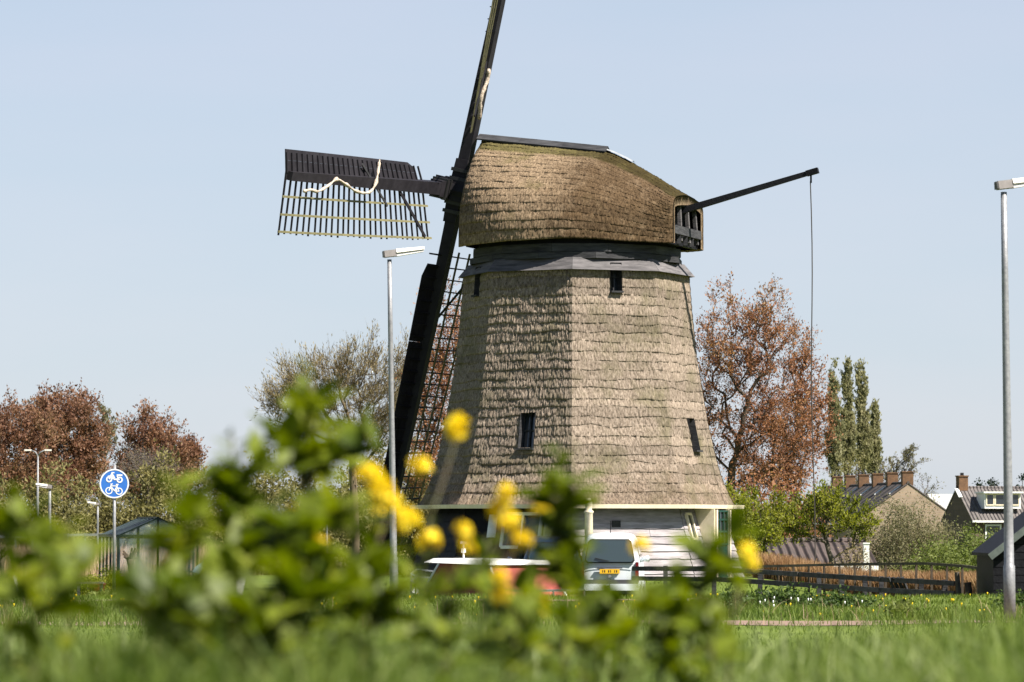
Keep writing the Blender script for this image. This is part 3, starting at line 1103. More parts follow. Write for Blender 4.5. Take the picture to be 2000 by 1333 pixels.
# --- sails
nvec = dvec * math.cos(PHI) + Vector((0, 0, math.sin(PHI)))
uvec = -dvec * math.sin(PHI) + Vector((0, 0, math.cos(PHI)))
evec = bvec.copy()
hub = cp(-3.85, 0, 11.44)
shaft = MB()
shaft.tube([hub + nvec * .45, hub + nvec * .3, hub - nvec * .5, hub - nvec * 1.6], [.26, .36, .36, .27], 12)
shaft_o = shaft.build('wind_shaft', M['sail_wood'], mill)
MB().bar(hub - nvec * .55, hub + nvec * .5, .62, .66).build('poll_end', M['sail_wood'], shaft_o)
for q, (rr_, tt_) in enumerate(((evec, uvec), (uvec, -evec))):
    for s in (-1, 1):
        rdir = (rr_ * math.cos(TH) + tt_ * math.sin(TH)) * s
        base_p = hub + nvec * (0.18 if q == 0 else -0.18)
        MB().bar(base_p + rdir * .25, base_p + rdir * .95, .50, .44, .46, .38, up=nvec).build('stock_clamp', M['sail_wood'], shaft_o)
        for off in (.36, .62):
            MB().bar(base_p + rdir * off - rdir * .05, base_p + rdir * off + rdir * .05, .60, .50, up=nvec).build('iron_strap', M['dark_metal'], shaft_o)

L = 11.35
def tw(r):
    return R(20 - 15 * (r - 1.9) / (11.5 - 1.9))
def lat(r, t, fw=0.0):
    """point on the lattice: r outwards, t metres to the trailing edge (local y), z rearwards"""
    a = tw(r)
    return Vector((r, t * math.cos(a), t * math.sin(a) + fw))
def lead_edge(r, t):
    a = tw(r) + R(9)
    return Vector((r, -t * math.cos(a), -t * math.sin(a)))
bar_r = np.linspace(1.95, 11.5, 28)
bar_mesh, rib_mesh = [], []
for r in bar_r:
    m = MB().bar(lat(r, -.12), lat(r + random.gauss(0, .018), 1.56 + random.gauss(0, .015)), .052, .038, .045, .032, up=(1, 0, 0))
    bar_mesh.append(m.mesh('bar', M['sail_wood']))
    m = MB().bar(lead_edge(r, .08) + Vector((0, 0, .035)), lead_edge(r, .62) + Vector((0, 0, .035)), .05, .05, .045, .045, up=(1, 0, 0))
    rib_mesh.append(m.mesh('rib', M['sail_wood']))
lath_mesh = []
for t in (.56, 1.04, 1.50):
    m = MB()
    n = 14
    rs = np.linspace(1.8, 11.62, n)
    vs, fs = [], []
    for r in rs:
        for dt, dz in ((-.028, .022), (.028, .022), (.028, .052), (-.028, .052)):
            vs.append(lat(r, t + dt, dz))
    for i in range(n - 1):
        a, b = 4 * i, 4 * i + 4
        for k in range(4):
            fs.append((a + k, a + (k + 1) % 4, b + (k + 1) % 4, b + k))
    fs += [(0, 1, 2, 3), (4 * n - 1, 4 * n - 2, 4 * n - 3, 4 * n - 4)]
    m.add(vs, fs)
    lath_mesh.append(m.mesh('lath', M['lath']))
board_mesh = []
splits = [2.25, 4.6, 6.9, 9.2, 11.52]
for (t0, t1) in ((.10, .40), (.405, .70)):
    for r0, r1 in zip(splits[:-1], splits[1:]):
        m = MB()
        vs, fs = [], []
        n = 7
        for r in np.linspace(r0, r1 - .01, n):
            for t, dz in ((t0, -.012), (t1, -.012), (t1, .012), (t0, .012)):
                if t1 > .5 and r < 2.5:
                    t = t0 + (t - t0) * (.55 + .45 * (r - 2.25) / .25)
                vs.append(lead_edge(r, t) + Vector((0, 0, dz)))
        for i in range(n - 1):
            a, b = 4 * i, 4 * i + 4
            for k in range(4):
                fs.append((a + k, a + (k + 1) % 4, b + (k + 1) % 4, b + k))
        fs += [(0, 1, 2, 3), (4 * n - 1, 4 * n - 2, 4 * n - 3, 4 * n - 4)]
        m.add(vs, fs)
        board_mesh.append(m.mesh('wind_board', M['sail_wood']))
stock_me = MB().bar((.2, 0, .02), (L, 0, .02), .38, .34, .24, .20, up=(0, 0, 1)).mesh('sail', M['sail_wood'])
brace_me = MB().bar(lat(3.9, .12, .06), lat(2.3, 1.46, .07), .09, .03).mesh('diagonal_brace', M['sail_wood'])

def place_sail(rdir, ydir, z_off, cloth):
    zdir = -nvec
    o = hub + nvec * z_off
    mtx = Matrix(((rdir.x, ydir.x, zdir.x, o.x), (rdir.y, ydir.y, zdir.y, o.y), (rdir.z, ydir.z, zdir.z, o.z), (0, 0, 0, 1)))
    so = link('sail', stock_me, mill)
    so.matrix_local = mtx
    for me in bar_mesh: link('bar', me, so)
    for me in rib_mesh: link('rib', me, so)
    for me in lath_mesh: link('lath', me, so)
    for me in board_mesh: link('wind_board', me, so)
    link('diagonal_brace', brace_me, so)
    if cloth == 1:
        # rolled sailcloth hanging in loops along the whip
        key = [(10.7, .36, .24), (10.3, .30, .26), (9.8, .33, .26), (9.2, .14, .27), (8.75, -.04, .26), (8.2, .05, .27), (7.4, .23, .28), (6.7, .28, .28), (6.25, .20, .28), (5.95, -.06, .24), (5.7, -.42, .12), (5.58, -.66, .05)]
        pts = [Vector((r, t, z)) for r, t, z in key]
        sm = []
        for i in range(len(pts) - 1):
            p0, p1, p2, p3 = pts[max(i - 1, 0)], pts[i], pts[i + 1], pts[min(i + 2, len(pts) - 1)]
            for s in (0, .25, .5, .75):
                sm.append(0.5 * ((2 * p1) + (p2 - p0) * s + (2 * p0 - 5 * p1 + 4 * p2 - p3) * s * s + (3 * p1 - p0 - 3 * p2 + p3) * s ** 3))
        sm.append(pts[-1])
        MB().tube(sm, [max(.018, 0.040 + .020 * math.sin(i * 1.7) * math.sin(i * .45 + 1) + random.gauss(0, .007)) for i in range(len(sm))], 7).build('rolled_sailcloth', M['canvas'], so, True)
        MB().bar(lead_edge(6.4, .52) + Vector((0, 0, .1)), lat(4.9, .62, .12), .06, .03).build('spar', M['tar_grey'], so)
    if cloth == 2:
        sm = [Vector((r, .42 + .10 * math.sin(r * 5), .30)) for r in np.linspace(2.2, 3.7, 16)]
        MB().tube(sm, [0.04 + .03 * abs(math.sin(i * 1.9)) for i in range(16)], 7).build('rolled_sailcloth', M['canvas'], so, True)
    # rope cleats on the bars
    return so

for q in range(4):
    ang = TH + q * math.pi / 2
    # q=0: towards the camera-left; then going round (local y is the trailing side)
    rdir = evec * math.cos(ang) + uvec * math.sin(ang)
    ydir = evec * math.sin(ang) - uvec * math.cos(ang)
    place_sail(rdir, ydir, 0.18 if q % 2 == 0 else -0.18, 1 if q == 0 else 2 if q == 1 else 0)

# --- cream post with a round top in front of the mill
p = at(1150, 1045, 97.5)
pz = gz(p.x, p.y)
ztop = at(1150, 973, 97.5).z
m = MB()
prof = [(0.0, .115), (0.9, .115), (ztop - pz - .42, .11), (ztop - pz - .40, .13), (ztop - pz - .36, .13), (ztop - pz - .33, .085), (ztop - pz - .20, .105), (ztop - pz - .08, .09), (ztop - pz - .02, .05), (ztop - pz, .015)]
m.tube([(0, 0, h) for h, r in prof], [r for h, r in prof], 14)
o = m.build('ball_topped_post', M['cream'], None, True)
o.location = (p.x, p.y, pz)
tag(o, 'cream wooden post with a rounded knob top behind the white van', 'post')

# ------------------------------------------------------------------ street lamps
def street_lamp(px_base, D, H, head, label, group='street lamps', lean=0.0, slim=1.0, side=1):
    b = at(px_base, 1150, D)
    z = gz(b.x, b.y)
    t = thing('street_lamp', label, 'street lamp', (b.x, b.y, z - .02), 0, group)
    m = MB()
    n = 9
    hs = [0, .9, .92, 1.6, H * .5, H * .8, H - .08]
    rs = [.086, .084, .072, .068, .056, .048, .044]
    m.tube([(lean * h / H, 0, h) for h in hs], [r * slim for r in rs], 16)
    m.build('pole', M['galv'], t, True)
    if head > 0:
        k = head
        hx = lean
        ob = MB()
        tilt = Matrix.Translation((hx, 0, H)) @ Matrix.Rotation(R(-7 * side), 4, 'Y') @ Matrix.Rotation(R(8), 4, 'Z')
        def hb(x0, x1, y0, z0, z1, y1=None, z0b=None, z1b=None):
            y1 = y0 if y1 is None else y1
            z0b = z0 if z0b is None else z0b
            z1b = z1 if z1b is None else z1b
            vs = [(x0, -y0, z0), (x0, y0, z0), (x0, y0 * .7, z1), (x0, -y0 * .7, z1), (x1, -y1, z0b), (x1, y1, z0b), (x1, y1 * .7, z1b), (x1, -y1 * .7, z1b)]
            vs = [tilt @ Vector((v[0] * side, v[1], v[2])) for v in vs]
            return MB().add(vs, [(3, 2, 1, 0), (4, 5, 6, 7), (0, 1, 5, 4), (1, 2, 6, 5), (2, 3, 7, 6), (3, 0, 4, 7)])
        hb(-.10 * k, .14 * k, .10, -.03, .105).build('lamp_gear_box', M['lamp_grey'], t)
        hd = hb(.142 * k, .72 * k, .105, .035, .115, .085, .045, .10)
        hd.build('lamp_hood', M['lamp_white'], t)
        hb(.143 * k, .70 * k, .09, -.035, .033, .07, .0, .043).build('lamp_lens', M['lamp_lens'], t)
        hb(-.13 * k, -.102 * k, .095, -.02, .10).build('end_cap', M['dark_metal'], t)
    return t

HB = 7.0
street_lamp(1972, 57.6, HB, 1.0, 'tall galvanised street lamp cut by the right edge of the photo', lean=-.05, slim=1.12)
street_lamp(770, 72.3, HB, 1.0, 'tall galvanised street lamp standing in front of the dark lower sail', lean=-.11)
street_lamp(96, 131.0, 3.35, .72, 'short pale street lamp left of the round blue sign', slim=1.1, side=-1)
street_lamp(190, 222.0, at(190, 985, 222).z - gz(at(190, 985, 222).x, 222), .9, 'small distant lamp between the round blue sign and the greenhouse', slim=1.3, side=-1)
street_lamp(638, 222.0, at(638, 977, 222).z - gz(at(638, 977, 222).x, 222), .8, 'small distant lamp half hidden behind the tallest yellow flowering weed', slim=1.3, side=-1)

def highway_lamp(px, py_top, D, label):
    b = at(px, 1050, D)
    z = gz(b.x, b.y)
    H = at(px, py_top, D).z - z
    t = thing('highway_lamp', label, 'street lamp', (b.x, b.y, z))
    MB().tube([(0, 0, 0), (0, 0, H * .6), (0, 0, H - .3)], [.10, .08, .05], 10).build('pole', M['galv'], t, True)
    for s in (-1, 1):
        pts = [(0, 0, H - .4), (s * .14, 0, H - .12), (s * .42, 0, H)]
        MB().tube(pts, [.05, .045, .04], 6).build('arm', M['galv'], t, True)
        MB().box((s * .62, 0, H + .01), (.42, .2, .10)).build('lamp_head', M['lamp_white'], t)
    return t
highway_lamp(73, 880, 222, 'tall double armed motorway lamp in front of the reddish trees')

# ------------------------------------------------------------------ round blue sign
p = at(222, 1160, 81.6)
gzs = gz(p.x, p.y)
sg = thing('road_sign', 'round blue cycle and moped path sign on a grey post', 'road sign', (p.x, p.y, gzs))
zc_ = at(222, 945, 81.6).z - gzs
MB().tube([(0, .05, 0), (0, .05, at(222, 908, 81.6).z - gzs)], .036, 12).build('post', M['galv'], sg, True)
sr = 0.335
disc = MB()
n = 48
disc.prism([(sr * math.cos(2 * math.pi * i / n), sr * math.sin(2 * math.pi * i / n)) for i in range(n)], (0, 0, zc_), (1, 0, 0), (0, 0, 1), (0, .012, 0))
dk = disc.build('sign_disc', M['sign_blue'], sg)
MB().ring((0, -.001, zc_), (1, 0, 0), (0, 0, 1), sr * .905, sr * .995, (0, -.004, 0), 48).build('sign_rim', M['sign_white'], dk)
def pic(fn, name):
    m = MB()
    fn(m)
    m.build(name, M['sign_white'], dk)
U = sr / 385.0       # pictogram pixels of the enlarged photograph (centre 575, 760)
def P(x, y):
    return Vector(((x - 578) * U, -.0012, zc_ - (y - 755) * U))
FX, FZ = Vector((1, 0, 0)), Vector((0, 0, 1))
DEP = Vector((0, -.004, 0))
def wheel(m, x, y, r0, r1):
    m.ring(P(x, y), FX, FZ, r0 * U, r1 * U, DEP, 24)
def stroke(m, x0, y0, x1, y1, w):
    a, b = P(x0, y0), P(x1, y1)
    d = (b - a).normalized()
    s = Vector((-d.z, 0, d.x)) * (w * U / 2)
    a2, b2 = a, b
    m.add([a2 + s, b2 + s, b2 - s, a2 - s] + [q + DEP * random.uniform(1.02, 1.25) for q in (a2 + s, b2 + s, b2 - s, a2 - s)], [(0, 1, 2, 3), (7, 6, 5, 4), (0, 4, 5, 1), (1, 5, 6, 2), (2, 6, 7, 3), (3, 7, 4, 0)])
def moped(m):
    wheel(m, 443, 640, 45, 82); wheel(m, 718, 655, 45, 82)
    stroke(m, 443, 640, 525, 470, 36); stroke(m, 500, 470, 580, 470, 30)
    stroke(m, 505, 520, 570, 620, 75); stroke(m, 560, 640, 718, 645, 40)
    stroke(m, 640, 535, 790, 535, 42); stroke(m, 650, 550, 690, 650, 34); stroke(m, 415, 560, 470, 556, 28)
def bicycle(m):
    wheel(m, 440, 940, 68, 95); wheel(m, 705, 955, 68, 95)
    stroke(m, 440, 940, 505, 770, 26); stroke(m, 480, 765, 540, 765, 24)
    stroke(m, 490, 830, 590, 945, 28); stroke(m, 510, 815, 655, 815, 24)
    stroke(m, 590, 945, 665, 780, 26); stroke(m, 590, 945, 705, 955, 24); stroke(m, 705, 955, 650, 825, 22); stroke(m, 620, 778, 690, 778, 28)
pic(moped, 'moped_symbol')
pic(bicycle, 'bicycle_symbol')
for dz in (-.15, .15):
    MB().box((0, .045, zc_ + dz), (.11, .03, .04)).build('clamp', M['galv'], sg)

# ------------------------------------------------------------------ trees
def nrm(v):
    return v / (np.linalg.norm(v) + 1e-9)

class Tree:
    def __init__(self, seed):
        self.r = np.random.default_rng(seed)
        self.br = []           # (pts, radii, sides)
        self.lp = []           # leaf positions
        self.ld = []           # leaf (twig) directions
    def grow(self, p, d, length, r0, level, P_):
        g = P_['gnarl'][level]
        n = P_['seg'][level]
        pts = [np.array(p)]
        dirs = [np.array(d)]
        st = length / n
        for i in range(n):
            d = nrm(d + self.r.normal(0, g, 3) + np.array([0, 0, P_['trop'][level]]))
            p = p + d * st
            pts.append(p.copy())
            dirs.append(d.copy())
        tip = P_.get('tip', 0.25)
        rad = np.linspace(r0, r0 * tip, n + 1)
        self.br.append((np.array(pts), rad, P_['sides'][level]))
        if level < P_['levels']:
            cnt = P_['kids'][level]
            cnt = max(1, int(cnt * (0.75 + 0.5 * self.r.random())))
            t0 = P_['t0'][level]
            for c in range(cnt):
                t = t0 + (1 - t0) * (c + self.r.random()) / cnt
                x = t * n
                i = min(int(x), n - 1)
                q = pts[i] + (pts[i + 1] - pts[i]) * (x - i)
                dd = dirs[i + 1]
                ax = nrm(np.cross(dd, self.r.normal(0, 1, 3)))
                an = R(P_['angle'][level] * (0.75 + 0.5 * self.r.random()))
                nd = nrm(dd * math.cos(an) + ax * math.sin(an))
                ln = length * P_['ratio'][level] * (0.65 + 0.6 * self.r.random()) * (P_['shape'](t) if level == 0 else (1.1 - 0.55 * t))
                rr = max(P_['rmin'], rad[i] * P_['rr'][level])
                self.grow(q, nd, ln, rr, level + 1, P_)
        if level >= P_['levels'] - P_.get('leaf_levels', 0):
            k = P_['leaves']
            ts = self.r.random(k) * (n - 0.01)
            ii = ts.astype(int)
            P0 = np.array(pts)
            pos = P0[ii] + (P0[ii + 1] - P0[ii]) * (ts - ii)[:, None]
            pos = pos + self.r.normal(0, P_['leaf_spread'], (k, 3))
            self.lp.append(pos)
            self.ld.append(np.array(dirs)[ii + 1])
    def tubes(self):
        VV, FF = [], []
        base = 0
        for pts, rad, n in self.br:
            m = len(pts)
            tang = np.gradient(pts, axis=0)
            tang /= (np.linalg.norm(tang, axis=1)[:, None] + 1e-9)
            ref = np.array([0.31, 0.87, 0.38])
            a = np.cross(tang, ref)
            a /= (np.linalg.norm(a, axis=1)[:, None] + 1e-9)
            b = np.cross(tang, a)
            th = np.arange(n) * 2 * math.pi / n
            ring = (a[:, None, :] * np.cos(th)[None, :, None] + b[:, None, :] * np.sin(th)[None, :, None]) * rad[:, None, None] + pts[:, None, :]
            VV.append(ring.reshape(-1, 3))
            i = np.arange(m - 1)[:, None]
            k = np.arange(n)[None, :]
            f = np.stack([i * n + k, i * n + (k + 1) % n, (i + 1) * n + (k + 1) % n, (i + 1) * n + k], -1).reshape(-1, 4)
            FF.append(f + base)
            base += m * n
        return np.concatenate(VV), np.concatenate(FF)

def leaf_quads(pos, dirs, size, r, aspect=0.55, align=0.5, upness=0.3, jitter=0.35):
    """Two-triangle leaves (quads), diamond-shaped, one island each."""
    n = len(pos)
    d = dirs * align + r.normal(0, 1, (n, 3)) * (1 - align) + np.array([0, 0, upness])
    d /= np.linalg.norm(d, axis=1)[:, None] + 1e-9
    s = np.cross(d, r.normal(0, 1, (n, 3)))
    s /= np.linalg.norm(s, axis=1)[:, None] + 1e-9
    sz = size * (1 + r.normal(0, jitter, n)).clip(0.4, 2.0)
    u = d * sz[:, None]
    v = s * (sz * aspect)[:, None]
    bend = np.cross(d, s) * (sz * 0.18)[:, None]
    V = np.stack([pos, pos + u * .45 + v * .5 + bend, pos + u, pos + u * .45 - v * .5 + bend], 1).reshape(-1, 3)
    F = np.arange(4 * n).reshape(-1, 4)
    return V, F

def tree_obj(name, label, loc, H, P_, leaf_size, bark, leaf, seed, group=None, cat='tree', r0=0.25, aspect=.6, align=.5, up=.3, stems=1, lean=(0, 0, 1), sx=1.0, width=None, rotz=0.0, crown_name='crown'):
    T = Tree(seed)
    for s in range(stems):
        d0 = nrm(np.array(lean, float) + (T.r.normal(0, P_.get('stem_spread', .0), 3) * np.array([1, 1, .2])))
        off = np.array([0, 0, 0.0]) if stems == 1 else T.r.normal(0, P_.get('stem_off', .15), 3) * np.array([1, 1, 0])
        T.grow(off, d0, H * (1 if stems == 1 else (.8 + .25 * T.r.random())), r0, 0, P_)
    tv, tf = T.tubes()
    lp = np.concatenate(T.lp)
    ld = np.concatenate(T.ld)
    # scale to the wanted height and width
    zmax = np.percentile(lp[:, 2], 99.5)
    kz = H / zmax
    kx = sx
    if width is not None:
        wx = np.percentile(lp[:, 0], 98.5) - np.percentile(lp[:, 0], 1.5)
        kx = width / wx
    sc = np.array([kx, kx, kz])
    tv = tv * sc
    lp = lp * sc
    keep = lp[:, 2] > 0.05
    lp, ld = lp[keep], ld[keep]
    root = thing(name, label, cat, loc, rotz, group)
    link('trunk', np_mesh('trunk', tv, tf, bark, True), root)
    V, F = leaf_quads(lp, ld, leaf_size, T.r, aspect, align, up)
    link(crown_name, np_mesh(crown_name, V, F, leaf), root)
    return root

def bush_obj(name, label, loc, rx, ry, h, nclump, nleaf, size, leaf, seed, group=None, cat='bush', bark=None, base=0.0, clump=0.22, aspect=.6, align=.3, up=.2, ragged=.15, part='foliage', rotz=0.0):
    r = np.random.default_rng(seed)
    u = r.normal(0, 1, (nclump, 3))
    u /= np.linalg.norm(u, axis=1)[:, None]
    rad = r.random(nclump) ** 0.35 * (1 + r.normal(0, ragged, nclump))
    c = u * rad[:, None]
    c[:, 2] = np.abs(c[:, 2]) if base <= 0 else c[:, 2]
    if base <= 0:
        c = c * np.array([rx, ry, h]) * np.array([1, 1, .92])
    else:
        c = c * np.array([rx, ry, (h - base) / 2]) + np.array([0, 0, (h + base) / 2])
    per = max(1, nleaf // nclump)
    cl = clump * min(rx, h)
    pos = (c[:, None, :] + r.normal(0, cl, (nclump, per, 3)) * np.array([1, 1, .8])).reshape(-1, 3)
    dirs = np.repeat(u, per, 0)
    keep = pos[:, 2] > 0.02
    pos, dirs = pos[keep], dirs[keep]
    root = thing(name, label, cat, loc, rotz, group)
    T = Tree(seed)
    for i in range(min(nclump, 60)):
        st = np.array([r.normal(0, rx * .08), r.normal(0, ry * .08), 0])
        e = c[i]
        mid = st * .5 + e * .5 + np.array([0, 0, .12 * h])
        ts = np.linspace(0, 1, 6)[:, None]
        pts = (1 - ts) ** 2 * st + 2 * ts * (1 - ts) * mid + ts ** 2 * e
        T.br.append((pts, np.linspace(.03, .008, 6) * max(1, h / 2.5), 4))
    tv, tf = T.tubes()
    link('stems', np_mesh('stems', tv, tf, bark or M['bark']), root)
    V, F = leaf_quads(pos, dirs, size, r, aspect, align, up)
    link(part, np_mesh(part, V, F, leaf), root)
    return root

def put(px, D):
    p = at(px, 1027, D)
    return (p.x, D, gz(p.x, D) - 0.05)
def top_h(py, px, D):
    p = at(px, py, D)
    return p.z - gz(p.x, D) + 0.05
def wid(dpx, D):
    return dpx * D / FPX

def lobe_tree(name, label, base_px, D, lobes, N, leaf_size, bark, leaf, seed, group=None, twigs=5, twig_len=.7, leaves=9, aspect=.55, align=.5, up=.3, r_twig=.008, spread=.10, tropism=.5, cat='tree', r_scale=1.0, trunk_h=.25):
    """Crown filled with branch tips inside the given ellipsoids (pixel centre, pixel radii at distance D);
    every tip is joined to the nearest suitable branch, limbs thicken with what they carry."""
    r = np.random.default_rng(seed)
    b = at(base_px, 1027, D)
    bz = gz(b.x, D) - .05
    base = np.array([b.x, D, bz])
    tips = []
    vol = np.array([l[2] * l[2] * l[3] for l in lobes], float)
    cnt = np.maximum(6, (N * vol ** .8 / (vol ** .8).sum())).astype(int)
    zmin = 1e9
    for (cx, cy, rx, ry), c in zip(lobes, cnt):
        p = at(cx, cy, D)
        kx = rx * D / FPX
        kz = ry * D / FPX
        u = r.normal(0, 1, (c, 3))
        u /= np.linalg.norm(u, axis=1)[:, None]
        rad = r.random(c) ** .42 * (1 + r.normal(0, .07, c))
        q = u * rad[:, None] * np.array([kx, kx * .9, kz]) + np.array([p.x, D, p.z])
        tips.append(q)
    tips = np.concatenate(tips)
    tips = tips[tips[:, 2] > bz + .6] - base
    H = tips[:, 2].max()
    cen = tips.mean(0)
    # trunk nodes
    nodes = [np.array([0, 0, 0.0])]
    par = [-1]
    th = max(.12 * H, tips[:, 2].min() * .9 + trunk_h * .3 * H)
    kt = 5
    for i in range(1, kt + 1):
        t = i / kt
        nodes.append(np.array([cen[0] * .25 * t * t + r.normal(0, .012 * H), cen[1] * .2 * t * t, th * t]))
        par.append(i - 1)
    depth = [0.0]
    for i in range(1, kt + 1):
        depth.append(depth[-1] + np.linalg.norm(nodes[i] - nodes[i - 1]))
    order = np.argsort(np.linalg.norm(tips - nodes[-1], axis=1))
    tipnode = []
    for ti in order:
        q = tips[ti]
        P0 = np.array(nodes)
        v = q - P0
        d = np.linalg.norm(v, axis=1)
        pen = np.where(v[:, 2] < 0, 2.0 * -v[:, 2], 0)
        cost = d * 1.0 + .35 * np.array(depth) + pen + np.where(np.arange(len(P0)) < 2, 1e3, 0)
        j = int(np.argmin(cost))
        dist = d[j]
        n = max(1, min(5, int(dist / (.09 * H)) + 1))
        prev = j
        # leave the parent branch upwards, then bend out to the tip
        c1 = P0[j] + v[j] * .45 + np.array([0, 0, .10 * dist]) + r.normal(0, .05 * dist, 3)
        for k in range(1, n + 1):
            t = k / n
            w_ = (1 - t) ** 2 * P0[j] + 2 * t * (1 - t) * c1 + t * t * q
            nodes.append(w_)
            par.append(prev)
            depth.append(depth[prev] + np.linalg.norm(w_ - nodes[prev]))
            prev = len(nodes) - 1
        tipnode.append(prev)
    nodes = np.array(nodes)
    par = np.array(par)
    load = np.zeros(len(nodes))
    load[tipnode] = 1
    for i in range(len(nodes) - 1, 0, -1):
        load[par[i]] += load[i]
    rad = (r_twig * 1.3 * r_scale) * np.maximum(load, 1) ** .47
    T = Tree(seed)
    # continue strands: each node to its heaviest child, others start new strands
    kids = {}
    for i in range(1, len(nodes)):
        kids.setdefault(par[i], []).append(i)
    stack = [(0, None)]
    while stack:
        i, pre = stack.pop()
        strand = ([pre] if pre is not None else []) + [i]
        while i in kids:
            ks = sorted(kids[i], key=lambda q: -load[q])
            for q in ks[1:]:
                stack.append((q, i))
            i = ks[0]
            strand.append(i)
        if len(strand) > 1:
            rr_ = rad[strand].copy()
            if pre is not None:
                rr_[0] = rr_[1]
            T.br.append((nodes[strand], rr_, 7 if rr_[0] > .1 else 5 if rr_[0] > .04 else 4))
    # twigs with leaves
    lp, ld = [], []
    for ti in tipnode:
        p0 = nodes[ti]
        out = nrm(p0 - cen) * .6
        for k in range(twigs):
            d = nrm(out + r.normal(0, .6, 3) + np.array([0, 0, tropism]))
            ln = twig_len * (.5 + .9 * r.random())
            mid = p0 + d * ln * .5 + r.normal(0, .06 * ln, 3)
            e = p0 + d * ln + np.array([0, 0, .12 * ln * tropism])
            pts = np.array([p0, mid, e])
            T.br.append((pts, np.array([r_twig, r_twig * .8, r_twig * .45]), 3))
            t = r.random(leaves)
            pos = np.where(t[:, None] < .5, p0 + (mid - p0) * (2 * t)[:, None], mid + (e - mid) * (2 * t - 1)[:, None])
            lp.append(pos + r.normal(0, spread, (leaves, 3)))
            ld.append(np.repeat(d[None], leaves, 0))
    tv, tf = T.tubes()
    root = thing(name, label, cat, tuple(base), 0, group)
    link('trunk', np_mesh('trunk', tv, tf, bark, True), root)
    V, F = leaf_quads(np.concatenate(lp), np.concatenate(ld), leaf_size, r, aspect, align, up)
    link('crown', np_mesh('crown', V, F, leaf), root)
    return root

PP = dict(levels=3, seg=[9, 7, 5, 4], gnarl=[.05, .12, .16, .2], trop=[.03, .10, .08, .05], sides=[8, 5, 4, 3], kids=[17, 9, 8], t0=[.2, .2, .15],
          angle=[42, 40, 42], ratio=[.46, .42, .45], rr=[.55, .5, .5], rmin=.006, shape=lambda t: 1.25 - .85 * t, leaves=17, leaf_levels=1, leaf_spread=.10, tip=.2)
# copper poplars
D = 185
CG = 'copper brown poplars'
lobe_tree('poplar_tree', 'tall coppery brown poplar rising right of the windmill', 1422, D, [(1440, 690, 85, 132), (1500, 700, 62, 132), (1385, 790, 35, 110), (1515, 850, 80, 95), (1440, 840, 60, 80)], 420, .115, M['bark'], M['leaf_brown'], 21, CG, twigs=5, twig_len=.75, leaves=11, r_scale=1.25, up=.4)
lobe_tree('poplar_tree', 'lower coppery brown poplar beside the row of green poplars', 1556, D + 4, [(1562, 740, 32, 105), (1585, 820, 36, 110), (1545, 870, 55, 95), (1500, 930, 70, 45)], 300, .115, M['bark'], M['leaf_brown'], 22, CG, twigs=5, twig_len=.7, leaves=11, r_scale=1.2, up=.4)
lobe_tree('poplar_tree', 'coppery brown poplar showing through the lattice of the lower sail', 862, D + 10, [(868, 680, 55, 130), (838, 780, 50, 130), (900, 800, 50, 140), (830, 900, 60, 70)], 340, .115, M['bark'], M['leaf_brown'], 23, CG, twigs=5, twig_len=.75, leaves=11, r_scale=1.2, up=.4)
bush_obj('undergrowth_bush', 'rusty brown undergrowth below the coppery poplars', put(1490, D - 8), wid(130, D), 3, top_h(900, 1490, D), 90, 9000, .14, M['leaf_brown'], 24, clump=.16)
# far-left reddish poplars
D = 330
RG = 'reddish trees on the left skyline'
for i, (bpx, lobes, N, lab) in enumerate(((25, [(30, 865, 75, 82), (-20, 880, 60, 85), (40, 935, 85, 50)], 230, 'reddish brown tree at the left edge of the photo'), (125, [(125, 850, 72, 88), (85, 830, 55, 55), (165, 880, 45, 75), (125, 935, 85, 50)], 330, 'tallest reddish brown tree behind the double armed lamp'),
                                          (285, [(282, 880, 62, 80), (320, 910, 50, 75), (290, 945, 70, 45)], 260, 'reddish brown tree behind the round blue sign'), (368, [(368, 908, 18, 48)], 70, 'smallest reddish brown tree, thin and upright, right of the sign'))):
    lobe_tree('poplar_tree', lab, bpx, D + 6 * i, lobes, int(N * 1.25), .24, M['bark'], M['leaf_brown_far'], 31 + i, RG, twigs=6, twig_len=1.05, leaves=12, r_twig=.012, spread=.2, r_scale=1.1, up=.4)
tree_obj('bare_tree', 'bare greyish tree between the two reddish tree crowns', put(205, D + 30), top_h(795, 205, D + 30), dict(PP, kids=[18, 10, 9], leaves=3, gnarl=[.05, .1, .12, .12], trop=[.04, .15, .15, .12], rmin=.02), .2, M['twig_violet'], M['leaf_grey'], 37, r0=.3, width=wid(110, D))
lobe_tree('bare_shrub', 'greyish purple bare shrub just above the round blue sign', 290, 300, [(290, 915, 55, 32)], 90, .14, M['twig_violet'], M['leaf_pale'], 39, None, twigs=9, twig_len=1.0, leaves=2, aspect=.3, r_twig=.014, spread=.1, cat='bush')
# bare-ish tree far right behind the houses
tree_obj('bare_tree', 'bare twiggy tree behind the chimneys of the terrace', put(1745, 400), top_h(872, 1745, 400), dict(PP, kids=[18, 10, 9], leaves=2, gnarl=[.05, .1, .12, .12], trop=[.04, .15, .15, .12], rmin=.022), .2, M['twig_violet'], M['leaf_grey'], 38, r0=.3, width=wid(120, 400))
